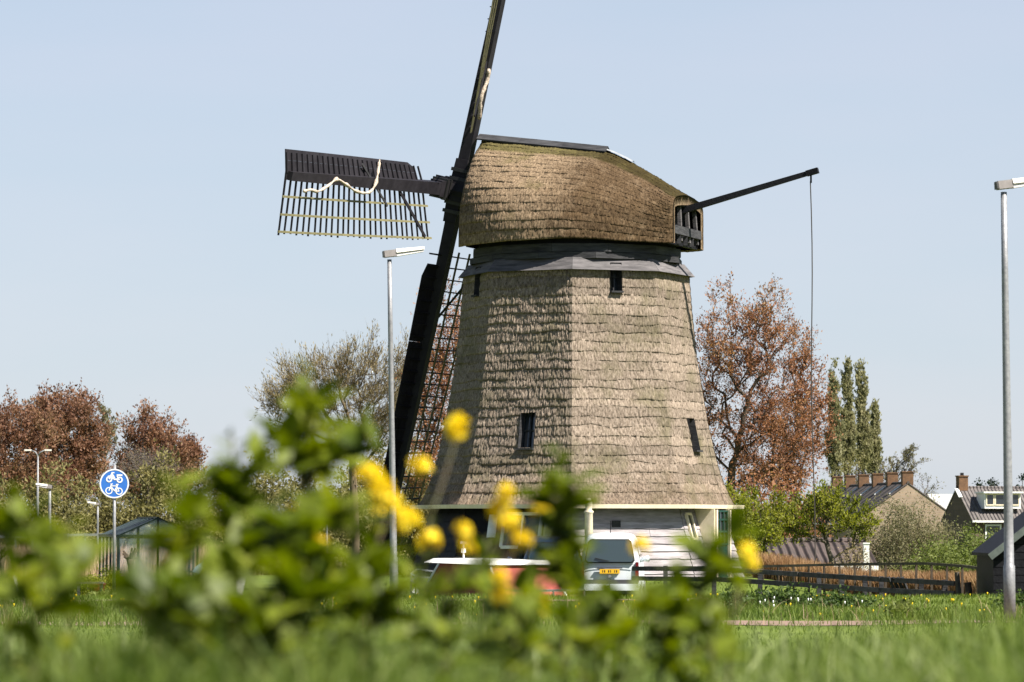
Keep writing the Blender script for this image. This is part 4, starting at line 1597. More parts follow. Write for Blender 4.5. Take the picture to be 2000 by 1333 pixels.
# central pale willow
D = 215
PW = dict(levels=4, seg=[6, 7, 6, 5, 4], gnarl=[.12, .14, .15, .14, .12], trop=[.02, .05, .10, .14, .16], sides=[8, 6, 4, 3, 3], kids=[8, 7, 7, 6], t0=[.22, .25, .2, .15],
          angle=[55, 45, 40, 35], ratio=[.75, .50, .48, .5], rr=[.6, .55, .5, .5], rmin=.008, shape=lambda t: 1.1 - .3 * t, leaves=9, leaf_levels=1, leaf_spread=.12, tip=.3, stem_spread=.6, stem_off=.3)
lobe_tree('willow_tree', 'spreading pale willow with fine upright twigs left of the lower sail', 690, D, [(725, 765, 80, 100), (640, 760, 75, 65), (575, 765, 60, 55), (540, 800, 35, 45), (775, 790, 45, 115), (700, 850, 60, 40)], 330, .19, M['twig'], M['leaf_pale'], 41, None, twigs=8, twig_len=1.05, leaves=8, aspect=.22, align=.8, up=.5, r_twig=.011, spread=.10, tropism=.8, r_scale=1.1)
# green willows and bushes on the left
D = 235
for i, (px, py, wpx, lab, lf) in enumerate(((480, 862, 150, 'olive green willow bush left of the pale willow', 'leaf_olive'), (600, 905, 150, 'olive bush below the pale willow', 'leaf_olive'), (710, 862, 130, 'dense olive bush behind the left tall lamp', 'leaf_olive'),
                                            (395, 925, 130, 'dark olive bush right of the greenhouse roof', 'leaf_olive'), (300, 915, 140, 'olive bush behind the greenhouse', 'leaf_olive'), (190, 935, 140, 'olive bush behind the round blue sign', 'leaf_olive'),
                                            (80, 930, 150, 'olive bush behind the short pale lamp', 'leaf_olive'), (-10, 940, 130, 'olive bush at the left edge of the photo', 'leaf_olive'), (810, 880, 110, 'olive bush showing between the tips of the lower sail lattice', 'leaf_leaf'))):
    d = D + 7 * (i % 3)
    lf = 'leaf_olive' if lf == 'leaf_leaf' else lf
    bush_obj('willow_bush', lab, put(px, d), wid(wpx * .56, d), 3.0, top_h(py, px, d), 150, 22000, .26, M[lf], 51 + i, 'olive bushes on the left', clump=.17, aspect=.38, up=.45, ragged=.14, bark=M['twig'])
# lombardy poplars
D = 430
for i, (px, lobes, lab) in enumerate(((1632, [(1629, 800, 10, 86), (1631, 870, 15, 70)], 'tall narrow green poplar nearest the coppery tree'), (1656, [(1655, 795, 9, 90), (1656, 870, 14, 72)], 'tallest narrow green poplar, second of the four'),
                                      (1683, [(1683, 798, 11, 86), (1686, 870, 14, 68)], 'narrow green poplar, third of the four'), (1706, [(1709, 850, 7, 60), (1706, 890, 12, 52)], 'shortest narrow green poplar at the right of the group'))):
    lobe_tree('lombardy_poplar', lab, px, D + 3 * i, lobes, 170, .30, M['bark_grey'], M['leaf_poplar'], 61 + i, 'narrow green poplars', twigs=5, twig_len=.62, leaves=10, r_twig=.014, spread=.14, tropism=1.9, up=.7, align=.6)
bush_obj('willow_bush', 'pale green bush at the foot of the narrow poplars', put(1665, 420), wid(75, 420), 2.5, top_h(868, 1665, 420), 90, 9000, .22, M['leaf_olive'], 66, clump=.17, aspect=.35)
bush_obj('conifer_tree', 'dark conifer top behind the house with the white dormer', put(1938, 390), wid(34, 390), 2, top_h(930, 1938, 390), 70, 5000, .25, M['leaf_conifer'], 67, cat='tree', clump=.16, base=.3, part='crown')
bush_obj('conifer_tree', 'dark conifer top at the right edge of the photo', put(1996, 390), wid(24, 390), 2, top_h(935, 1996, 390), 60, 4000, .25, M['leaf_conifer'], 68, cat='tree', clump=.16, base=.3, part='crown')
# fruit trees at the right of the mill
PF = dict(levels=3, seg=[4, 6, 5, 4], gnarl=[.10, .18, .2, .2], trop=[.02, .10, .14, .14], sides=[8, 5, 4, 3], kids=[7, 7, 6], t0=[.45, .25, .2],
          angle=[52, 42, 40], ratio=[1.35, .50, .5], rr=[.7, .55, .5], rmin=.006, shape=lambda t: 1.0, leaves=20, leaf_levels=1, leaf_spread=.08, tip=.3, stem_spread=.30, stem_off=.06)
D = 121
lobe_tree('fruit_tree', 'fresh green fruit tree with a forked pale trunk behind the black fence', 1625, D, [(1560, 1018, 58, 42), (1630, 1002, 58, 46), (1678, 1030, 38, 42), (1600, 985, 45, 28)], 150, .085, M['bark_grey'], M['leaf_fruit'], 71, 'fruit trees beside the mill', twigs=5, twig_len=.34, leaves=12, r_twig=.006, spread=.05, r_scale=1.15, tropism=.9, up=.5)
lobe_tree('fruit_tree', 'fresh green fruit tree close to the right side of the mill', 1472, 118, [(1440, 1010, 42, 52), (1492, 1015, 48, 55), (1470, 1050, 55, 30)], 140, .085, M['bark_grey'], M['leaf_fruit'], 72, 'fruit trees beside the mill', twigs=5, twig_len=.34, leaves=12, r_twig=.006, spread=.05, tropism=.9, up=.5)
bush_obj('garden_bush', 'leafy green bush between the mill door and the fruit trees', put(1450, 114), wid(62, 114), 1.0, top_h(985, 1450, 114), 90, 7000, .085, M['leaf_fruit'], 73, clump=.2)
bush_obj('garden_bush', 'rounded grey green willow shrub in front of the terrace gable', put(1775, 150), wid(95, 150), 2.0, top_h(985, 1775, 150), 160, 34000, .10, M['leaf_grey'], 74, clump=.16, aspect=.34, up=.3, bark=M['twig'])
bush_obj('garden_bush', 'light green garden shrub below the house with the dormer', put(1900, 142), wid(70, 142), 1.5, top_h(1038, 1900, 142), 90, 8000, .09, M['leaf_hedge'], 75, clump=.18)
bush_obj('garden_bush', 'pale flecked garden shrub behind the rusty reed border', put(1830, 135), wid(70, 135), 1.5, top_h(1060, 1830, 135), 80, 7000, .08, M['leaf_hedge'], 76, clump=.18)
bush_obj('garden_bush', 'dense green shrub beside the dark shed', put(1955, 128), wid(60, 128), 1.5, top_h(1048, 1955, 128), 80, 7000, .085, M['leaf_hedge'], 77, clump=.18)
bush_obj('garden_bush', 'pinkish twiggy shrub right of the forked fruit tree', put(1668, 112), wid(38, 112), .6, top_h(1060, 1668, 112), 60, 2500, .05, M['leaf_pale'], 78, clump=.2)
bush_obj('garden_bush', 'dark green bush beside the foot of the mill on the left', put(815, 108), wid(30, 108), .8, top_h(1030, 815, 108), 60, 4000, .08, M['leaf_hedge'], 79, clump=.2)

# ------------------------------------------------------------------ houses
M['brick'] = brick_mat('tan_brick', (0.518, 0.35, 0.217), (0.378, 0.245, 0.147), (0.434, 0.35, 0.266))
M['brick_dark'] = brick_mat('dark_brown_brick', (0.16, 0.095, 0.065), (0.11, 0.065, 0.045), (0.16, 0.13, 0.11))  # dark brown brick for the grey roofed houses and the low shed
M['chimney'] = mat('mossy_chimney_brick', (0.26, 0.14, 0.07), (0.13, 0.075, 0.045), 3, 0.9)
def tile_mat(name, c1, c2):
    c1, c2 = alb(c1), alb(c2)
    m, n, l, p = new_mat(name)
    p.inputs['Roughness'].default_value = 0.8
    tc = n.new('ShaderNodeTexCoord')
    wv_ = n.new('ShaderNodeTexWave')
    wv_.bands_direction = 'X'
    wv_.inputs['Scale'].default_value = 1.05
    wv_.inputs['Distortion'].default_value = 0.6
    wv_.inputs['Detail'].default_value = 2
    l.new(tc.outputs['Object'], wv_.inputs['Vector'])
    ns = n.new('ShaderNodeTexNoise')
    ns.inputs['Scale'].default_value = 2.0
    ns.inputs['Detail'].default_value = 7
    l.new(tc.outputs['Object'], ns.inputs['Vector'])
    rp = n.new('ShaderNodeValToRGB')
    rp.color_ramp.elements[0].position = .3
    rp.color_ramp.elements[1].position = .7
    rp.color_ramp.elements[0].color = (*c2, 1)
    rp.color_ramp.elements[1].color = (*c1, 1)
    l.new(ns.outputs['Fac'], rp.inputs[0])
    l.new(rp.outputs[0], p.inputs['Base Color'])
    b = n.new('ShaderNodeBump')
    b.inputs['Strength'].default_value = 1.0
    b.inputs['Distance'].default_value = 0.12
    l.new(wv_.outputs['Fac'], b.inputs['Height'])
    l.new(b.outputs[0], p.inputs['Normal'])
    return m
M['tiles'] = tile_mat('grey_roof_tiles', (0.20, 0.175, 0.165), (0.11, 0.095, 0.09))
M['tiles_dark'] = tile_mat('dark_roof_tiles', (0.12, 0.096, 0.09), (0.066, 0.054, 0.048))
M['tiles_brown'] = tile_mat('brown_shed_tiles', (0.11, 0.075, 0.065), (0.055, 0.04, 0.035))

def house(name, label, loc, rotz, w_, dp_, eave, ridge, wall_m, roof_m, group=None, chimney_side=0, chim=True, ov=.18, corr=True):
    """gable house: ridge along local x (length w_), depth dp_ along y; origin at the ground in the middle of the front"""
    t = thing(name, label, 'house', loc, rotz, group)
    hx, hy = w_ / 2, dp_ / 2
    m = MB()
    m.add([(-hx, -hy, 0), (hx, -hy, 0), (hx, hy, 0), (-hx, hy, 0), (-hx, -hy, eave), (hx, -hy, eave), (hx, hy, eave), (-hx, hy, eave), (-hx, 0, ridge - .05), (hx, 0, ridge - .05)],
          [(0, 1, 5, 4), (1, 2, 6, 9, 5), (2, 3, 7, 6), (3, 0, 4, 8, 7)])
    m.build('wall', wall_m, t)
    # two roof slopes, corrugated by rows of pantiles
    for sy in (-1, 1):
        n = max(8, int(w_ / 0.13))
        ey = sy * (hy + .35)
        ez = eave - .35 * (ridge - eave) / hy
        xs = np.linspace(-hx - ov, hx + ov, n + 1)
        wave = 0.035 * np.cos(np.arange(n + 1) * math.pi) if corr else np.zeros(n + 1)
        V = []
        for i in range(n + 1):
            V += [(xs[i], ey, ez + .10 + wave[i]), (xs[i], 0, ridge + .10 + wave[i]), (xs[i], ey, ez - .02), (xs[i], 0, ridge - .02)]
        F = []
        for i in range(n):
            a, b = 4 * i, 4 * i + 4
            F += [(a, b, b + 1, a + 1), (a + 3, b + 3, b + 2, a + 2), (a + 2, b + 2, b, a)]
        F += [(0, 1, 3, 2), (4 * n + 2, 4 * n + 3, 4 * n + 1, 4 * n)]
        link('roof_slope', np_mesh('roof_slope', V, F, roof_m), t)
        MB().box((0, ey + sy * .06, ez + .0), (w_ + 2 * ov, .14, .16)).build('gutter', M['white'], t)
    MB().tube([(-hx - ov, 0, ridge + .1), (hx + ov, 0, ridge + .1)], .12, 8).build('ridge_tiles', roof_m, t)
    if chim:
        cx = chimney_side * (hx - .45)
        ch = MB().box((cx, 0, ridge + .42), (.75, .95, 1.15))
        c = ch.build('chimney', M['chimney'], t)
        MB().box((cx, 0, ridge + 1.03), (.87, 1.07, .09)).build('chimney_cap', M['chimney'], c)
        for q in (-.2, .2):
            MB().tube([(cx, q, ridge + 1.0), (cx, q, ridge + 1.3)], .10, 8).build('chimney_pot', M['tar_grey'], c)
        sl_ = (ridge - eave) / hy
        MB().bar((cx - .55, -.3, ridge + .17 - .3 * sl_), (cx - .55, -1.5, ridge + .17 - 1.5 * sl_), .30, .08).build('lead_flashing', M['white'], c)
    return t

# terrace: gable towards the camera, the row runs away to the left
D0 = 312
beta = R(5.8)
apex = at(1774, 945, D0)
gnd = gz(apex.x, D0)
ridge_h = apex.z - gnd
eave_h = at(1870, 1018, D0).z - gnd
rowdir = Vector((-math.sin(beta), math.cos(beta), 0))
UW = 6.4
names = ['nearest house of the brick terrace, its tan gable end facing the meadow', 'second terraced house behind the tan gable end', 'third terraced house behind the tan gable end', 'fourth terraced house behind the tan gable end', 'fifth terraced house behind the tan gable end', 'farthest house of the brick terrace, half behind the fruit tree']
for i in range(6):
    c = apex + rowdir * (UW * (i + .5))
    h = house('terraced_house', names[i], (c.x, c.y, gnd), math.atan2(rowdir.y, rowdir.x) + math.pi, UW - .02, 9.2, eave_h, ridge_h, M['brick'], M['tiles_dark'], 'houses of the terrace', chimney_side=1, ov=0.02 if i else 0.05, corr=True)
    if i == 0:
        MB().box((1.2, 3.0, eave_h + 1.6), (2.4, 2.2, 1.5)).build('dormer', M['white'], h)
        MB().box((1.2, 4.12, eave_h + 1.7), (1.9, .06, .9)).build('dormer_window', M['glass'], h)
# party-wall parapets are white flashings on each unit already

D1 = 292
rl = at(1866, 955, D1)
gnd1 = gz(rl.x, D1)
rh = rl.z - gnd1
eh = at(1900, 1014, D1 - 4).z - gnd1
rot1 = R(9)
W1 = 7.4
for i, lab in enumerate(('grey roofed house with a white dormer window, partly behind the right lamp post', 'grey roofed house at the right edge of the photo beyond the lamp post')):
    c = rl + Vector((math.cos(rot1), math.sin(rot1), 0)) * (W1 * (i + .5) + .1)
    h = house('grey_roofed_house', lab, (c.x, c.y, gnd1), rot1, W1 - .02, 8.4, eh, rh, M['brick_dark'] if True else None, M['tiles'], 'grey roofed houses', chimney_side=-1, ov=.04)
    # dormer
    sl = (rh - eh) / 4.2
    zc0 = eh + sl * 1.25
    XD = -1.0
    d = MB().box((XD, -2.75, zc0 + .72), (3.0, 2.3, 1.25)).build('dormer', M['white'], h)
    MB().box((XD, -2.85, zc0 + 1.40), (3.3, 2.7, .13)).build('dormer_roof', M['white'], h)
    for q, ww in ((XD - 1.05, .5), (XD, 1.15), (XD + 1.05, .5)):
        MB().box((q, -3.90, zc0 + .82), (ww, .05, .75)).build('dormer_window', M['glass'], h)
        fr = MB()
        for sx in (-1, 1):
            fr.box((q + sx * (ww / 2 + .05), -3.92, zc0 + .82), (.09, .07, .95))
        fr.box((q, -3.925, zc0 + .82 + .43), (ww, .07, .09)); fr.box((q, -3.925, zc0 + .82 - .43), (ww, .07, .09))
        fr.build('dormer_frame', M['cream'], h)
    for q, ww in ((-1.9, 1.1), (.6, 1.6)):
        MB().box((q, -4.22, eh - 1.2), (ww, .06, 1.3)).build('window', M['glass'], h)
        fr = MB()
        for sx in (-1, 1):
            fr.box((q + sx * (ww / 2 + .06), -4.24, eh - 1.2), (.12, .08, 1.55))
        fr.box((q, -4.245, eh - .5), (ww, .08, .12)); fr.box((q, -4.245, eh - 1.9), (ww, .08, .12))
        fr.build('window_frame', M['white'], h)

# low tiled shed roof behind the fruit tree
p = at(1600, 1100, 132)
g0 = gz(p.x, 132)
h = house('garden_shed', 'low shed with a dark brown tiled roof behind the fruit tree', (p.x, 134, g0), R(4), wid(185, 132), 4.6, at(1600, 1104, 131).z - g0, at(1600, 1062, 134).z - g0, M['brick_dark'], M['tiles_brown'], None, chim=False)
h['category'] = 'shed'
p = at(1692, 1100, 128)
o = MB().box((0, 0, .5), (.20, .20, 1.0 + 0.0)).box((0, 0, 1.02), (.24, .24, .05)).build('white_post', M['white'])
zt = at(1692, 1060, 128).z
o.location = (p.x, 128, zt - 1.05)
o.scale = (1, 1, 1)
tag(o, 'square white post beside the low tiled shed roof', 'post')
ex = MB().box((0, 0, -.6), (.18, .18, 1.4)).build('post_foot', M['white'], o)

# dark shed at the right edge
p = at(1940, 1165, 80)
g0 = gz(p.x, 80)
M['verge'] = mat('green_grey_paint', (0.16, 0.19, 0.17), (0.10, 0.12, 0.11), 5, .6)
shed = thing('black_shed', 'small black boarded shed at the right edge of the photo', 'shed', (at(1942, 1085, 80).x + 1.3, 81.6, g0), R(0))
hw = 1.3
ev = at(1942, 1082, 80).z - g0
rg = ev + 1.0
m = MB()
m.add([(-hw, -1.4, 0), (hw, -1.4, 0), (hw, 1.4, 0), (-hw, 1.4, 0), (-hw, -1.4, ev), (hw, -1.4, ev), (hw, 1.4, ev), (-hw, 1.4, ev), (0, -1.4, rg), (0, 1.4, rg)], [(0, 1, 5, 8, 4), (1, 2, 6, 5), (2, 3, 7, 9, 6), (3, 0, 4, 7)])
m.build('wall', M['tar'], shed)
z = .02
while z < rg - .1:
    z1 = z + .17
    half = hw if z1 <= ev else max(.05, hw * (rg - z1) / (rg - ev))
    MB().bar((-half, -1.415, z + .085), (half, -1.415, z + .085), .03, .155).build('wall_board', M['tar'], shed)
    z = z1
for s in (-1, 1):
    a = Vector((s * (hw + .10), 0, ev + .02 - .10 * (rg - ev) / hw)); b = Vector((0, 0, rg + .03))
    rf = MB()
    rf.add([a + Vector((0, -1.6, 0)), b + Vector((0, -1.6, 0)), b + Vector((0, 1.6, 0)), a + Vector((0, 1.6, 0)), a + Vector((0, -1.6, .07)), b + Vector((0, -1.6, .07)), b + Vector((0, 1.6, .07)), a + Vector((0, 1.6, .07))], [(3, 2, 1, 0), (4, 5, 6, 7), (0, 1, 5, 4), (1, 2, 6, 5), (2, 3, 7, 6), (3, 0, 4, 7)])
    rf.build('roof_slope', M['tar'], shed)
    MB().bar(a + Vector((0, -1.625, -.02)), b + Vector((0, -1.625, -.02)), .04, .15).build('verge_board', M['verge'], shed)
dd = MB().box((.35, -1.45, .72), (.62, .04, 1.35))
dd.build('door', M['tar_grey'], shed)

# ------------------------------------------------------------------ fences
M['fence_wood'] = mat('weathered_tarred_fence', (0.15, 0.135, 0.13), (0.06, 0.052, 0.05), 3, .8, (2, 2, 2), .3, 15, per_object=.2)
fence = thing('rail_fence', 'low black two-rail fence sloping down to the right of the mill', 'fence', (0, 0, 0))
def fz(px, py, D):
    return at(px, py, D)
top = [(1235, 1111, 93), (1400, 1112, 90), (1560, 1122, 87), (1720, 1132, 85), (1865, 1140, 83)]
low = [(1235, 1130, 93), (1400, 1132, 90), (1560, 1142, 87), (1720, 1153, 85), (1865, 1160, 83)]
for tab in (top, low):
    for (a, b) in zip(tab[:-1], tab[1:]):
        MB().bar(fz(*a) + Vector((.01, 0, 0)), fz(*b) - Vector((.01, 0, 0)), .05, .115).build('rail', M['fence_wood'], fence)
for px in (1300, 1395, 1485, 1600, 1645, 1690, 1722, 1800, 1846):
    D = np.interp(px, [1235, 1865], [93, 83])
    tpy = np.interp(px, [q[0] for q in top], [q[1] for q in top])
    a = at(px, tpy - 6, D)
    MB().bar((a.x, D + .09, gz(a.x, D) - .1), (a.x, D + .09, a.z), .13, .11).build('fence_post', M['tar_grey'], fence)
for k in range(4):
    a, b = at(1735 + 9 * k, 1128, 84.6), at(1752 + 8 * k, 1164, 84.8)
    MB().bar(a, b, .06, .05).build('strut', M['tar_grey'], fence)
o = MB()
a = at(1624, 1150, 89)
o.box((0, 0, 0), (.42, .3, .22)).box((0, 0, .13), (.46, .34, .03))
o2 = o.build('orange_crate', mat('orange_wood', (0.50, 0.20, 0.08), (0.36, 0.13, 0.05), 4, .8))
o2.location = (a.x, 89, gz(a.x, 89) + .11)
tag(o2, 'small orange box on the grass behind the black fence', 'box')

# rear garden fence: thin rail on posts before a rusty reed border
f2 = thing('garden_fence', 'thin grey rail on posts along the rusty reed border', 'fence', (0, 0, 0))
pts2 = [(1480, 1107, 100), (1600, 1104, 99), (1700, 1102, 98), (1810, 1101, 96), (1880, 1106, 94), (1945, 1114, 91)]
for a, b in zip(pts2[:-1], pts2[1:]):
    MB().bar(at(*a), at(*b), .045, .07).build('rail', M['bark_grey'], f2)
for px in range(1490, 1945, 30):
    D = float(np.interp(px, [q[0] for q in pts2], [q[2] for q in pts2]))
    py = float(np.interp(px, [q[0] for q in pts2], [q[1] for q in pts2]))
    a = at(px, py - 1, D)
    MB().bar((a.x, D + .07, gz(a.x, D) - .1), (a.x, D + .07, a.z), .07, .06).build('fence_post', M['bark'], f2)
for px, py0, py1, D, r_, lab in ((1869, 1118, 1166, 83, .07, 'pale leaning wooden stake at the end of the black fence'), (1890, 1138, 1166, 82, .08, 'short dark pollard stump right of the leaning stake'), (1933, 1132, 1166, 81.5, .08, 'short dark stump beside the black shed')):
    a, b = at(px, py0, D), at(px + 4, py1, D)
    zb = gz(b.x, D) - .1
    m = MB().tube([(b.x, D, zb), ((a.x + b.x) / 2 + .01, D, (a.z + zb) / 2), (a.x, D, a.z)], [r_, r_ * .9, r_ * (.8 if px == 1869 else 1.15)], 9)
    o = m.build('wooden_stake', M['bark_grey'] if px == 1869 else M['bark'])
    tag(o, lab, 'stake')

# ------------------------------------------------------------------ greenhouse
p = at(225, 1110, 112)
g0 = gz(p.x, 112)
gh = thing('greenhouse', 'small glass greenhouse with a dark green frame behind the blue sign', 'greenhouse', (p.x + .9, 113.2, g0), R(16))
M['gh_glass'] = clear_glass('greenhouse_glass', (0.30, 0.38, 0.45), 0.16)
M['gh_frame'] = mat('dark_green_frame', (0.012, 0.03, 0.022), None, 5, .5)
gw, gl = 1.25, 1.7
ge, gr = at(225, 1047, 112).z - g0, at(290, 1012, 112).z - g0
fr = MB()
for x in np.linspace(-gw, gw, 5):
    for y in (-gl, gl):
        fr.bar((x, y, 0), (x, y, ge + (gr - ge) * (1 - abs(x) / gw)), .06, .06)
for y in np.linspace(-gl, gl, 6):
    for s in (-1, 1):
        fr.bar((s * gw, y, 0), (s * gw, y, ge), .055, .055)
        fr.bar((s * gw, y, ge), (0, y, gr), .05, .05)
for s in (-1, 1):
    fr.bar((s * gw, -gl, ge), (s * gw, gl, ge), .09, .09)
    fr.bar((-gw, s * gl, ge), (gw, s * gl, ge), .07, .07)
    fr.bar((s * gw, -gl, .5), (s * gw, gl, .5), .05, .05)
fr.bar((0, -gl, gr), (0, gl, gr), .08, .08)
fr.build('frame', M['gh_frame'], gh)
ys = np.linspace(-gl, gl, 6)
for s in (-1, 1):
    for a, b in zip(ys[:-1], ys[1:]):
        MB().add([(s * gw, a + .03, 0.02), (s * gw, b - .03, 0.02), (s * gw, b - .03, ge - .05), (s * gw, a + .03, ge - .05)], [(0, 1, 2, 3)]).build('wall_pane', M['gh_glass'], gh)
        MB().add([(s * gw, a + .03, ge + .03), (s * gw, b - .03, ge + .03), (s * .03, b - .03, gr + .0), (s * .03, a + .03, gr + .0)], [(0, 1, 2, 3)]).build('roof_pane', M['gh_glass'], gh)
    xs4 = np.linspace(-gw, gw, 5)
    for a, b in zip(xs4[:-1], xs4[1:]):
        za, zb = ge + (gr - ge) * (1 - abs(a) / gw), ge + (gr - ge) * (1 - abs(b) / gw)
        MB().add([(a + .03, s * gl, .02), (b - .03, s * gl, .02), (b - .03, s * gl, zb - .04), (a + .03, s * gl, za - .04)], [(0, 1, 2, 3)]).build('gable_pane', M['gh_glass'], gh)
# things round the greenhouse
bush_obj('box_hedge', 'clipped yellow green box hedge left of the greenhouse', put(180, 100), wid(26, 100), .5, top_h(1127, 180, 100), 50, 4500, .05, M['leaf_fruit'], 81, clump=.2)
bush_obj('box_hedge', 'clipped yellow green box hedge behind the post of the blue sign', put(222, 101), wid(26, 101), .5, top_h(1114, 222, 101), 50, 4500, .05, M['leaf_fruit'], 82, clump=.2)
bush_obj('box_hedge', 'clipped yellow green box hedge right of the post of the blue sign', put(262, 102), wid(24, 102), .5, top_h(1118, 262, 102), 50, 4000, .05, M['leaf_fruit'], 83, clump=.2)
bush_obj('leafy_weed', 'dark green weed clump at the foot of the blue sign', put(205, 80), wid(45, 80), .4, top_h(1158, 205, 80), 40, 1800, .10, M['leaf_hedge'], 84, cat='weed', clump=.22)
a = at(176, 1152, 96)
bn = thing('garden_bench', 'low wooden garden bench before the clipped hedges', 'bench', (a.x, 96, gz(a.x, 96)))
MB().box((0, 0, .42), (.72, .32, .05)).build('seat', M['bark_grey'], bn)
for s in (-1, 1):
    MB().box((s * .30, 0, .2), (.06, .28, .40)).build('leg', M['tar_grey'], bn)
a = at(194, 1140, 99)
o = MB().tube([(0, 0, 0), (0, 0, .3), (0, 0, .36), (0, 0, .40)], [.16, .22, .25, .25], 14).build('red_planter', mat('red_glazed_pot', (0.16, 0.02, 0.015), None, 4, .4))
o.location = (a.x, 98.4, gz(a.x, 98.4))
tag(o, 'dark red flower pot between the clipped hedges', 'flower pot')
a = at(288, 1088, 110)
# pollarded stumps with knotted heads
for i, (px, D, pyt, lab) in enumerate(((152, 118, 1098, 'small pollarded willow left of the greenhouse'), (4, 112, 1088, 'small pollarded willow at the left edge of the photo'), (255, 108, 1092, 'small pollarded willow in front of the greenhouse'))):
    b = put(px, D)
    H = top_h(pyt, px, D)
    t = thing('pollard_tree', lab, 'tree', b, 0, 'pollarded willows')
    MB().tube([(0, 0, 0), (.02, 0, H * .5), (0, 0, H * .8), (0, 0, H)], [.07, .06, .08, .13], 8).build('trunk', M['bark'], t, True)
    r_ = np.random.default_rng(90 + i)
    hv = MB()
    for k in range(14):
        an = r_.random() * 6.28
        e = Vector((math.cos(an) * .22, math.sin(an) * .22, H + .05 + r_.random() * .28))
        hv.tube([(0, 0, H - .05), e * 1.0], [.045, .03], 5)
    hv.build('crown', M['bark'], t)
a = at(35, 1125, 104)
o = MB().bar((0, 0, 0), (-.14, 0, .75), .07, .07).build('leaning_stake', M['white'])
o.location = (a.x, 104, gz(a.x, 104) - .05)
tag(o, 'white leaning stake by the reeds at far left', 'stake')
for i, px in enumerate((-40, 46, 70, 130)):
    a = put(px, 108)
    o = MB().bar((0, 0, 0), (.03, 0, top_h(1098 + 4 * i, px, 108)), .07, .07).build('fence_stake', M['bark_grey'])
    o.location = a
    tag(o, ('grey stake left of the frame edge', 'thin grey stake next to the white leaning one', 'second thin grey stake right of the white leaning one', 'thin grey stake next to the small pollard willow')[i], 'stake', 'thin stakes in the reeds')
# guard rail far left
gr_ = thing('guard_rail', 'long white guard rail across the meadow at the left', 'guard rail', (0, 0, 0))
for k in range(8):
    a, b = at(-40 + 34 * k, 1049 - .6 * k, 221), at(-40 + 34 * (k + 1), 1049 - .6 * (k + 1), 221)
    MB().bar(a, b - Vector((.02, 0, 0)), .06, .16).build('rail', M['galv'], gr_)
    MB().bar((a.x + .05, 221.1, gz(a.x, 221) - .1), (a.x + .05, 221.1, a.z + .1), .12, .10).build('rail_post', M['galv'], gr_)

# ------------------------------------------------------------------ vehicles
M['car_white'] = mat('silver_white_car_paint', (0.98, 1.04, 1.10), (0.92, 0.98, 1.04), 2, 0.28, spec=0.6)
M['car_navy'] = mat('navy_car_paint', (0.03, 0.06, 0.12), (0.025, 0.05, 0.10), 2, 0.22, spec=0.6)
M['rubber'] = mat('black_rubber', (0.02, 0.02, 0.02), None, 6, .8)
M['trim'] = mat('grey_plastic_trim', (0.10, 0.10, 0.105), None, 6, .6)
M['plate'] = mat('yellow_plate', (1.1, 0.62, 0.03), (1.0, 0.55, 0.03), 3, .5)
M['tail'] = mat('red_tail_light', (0.22, 0.012, 0.015), None, 5, .25)
M['hub'] = mat('silver_wheel', (0.5, 0.5, 0.52), None, 5, .35, metal=.6)
M['car_glass'] = glass_mat('car_glass', (0.03, 0.045, 0.05), .06)

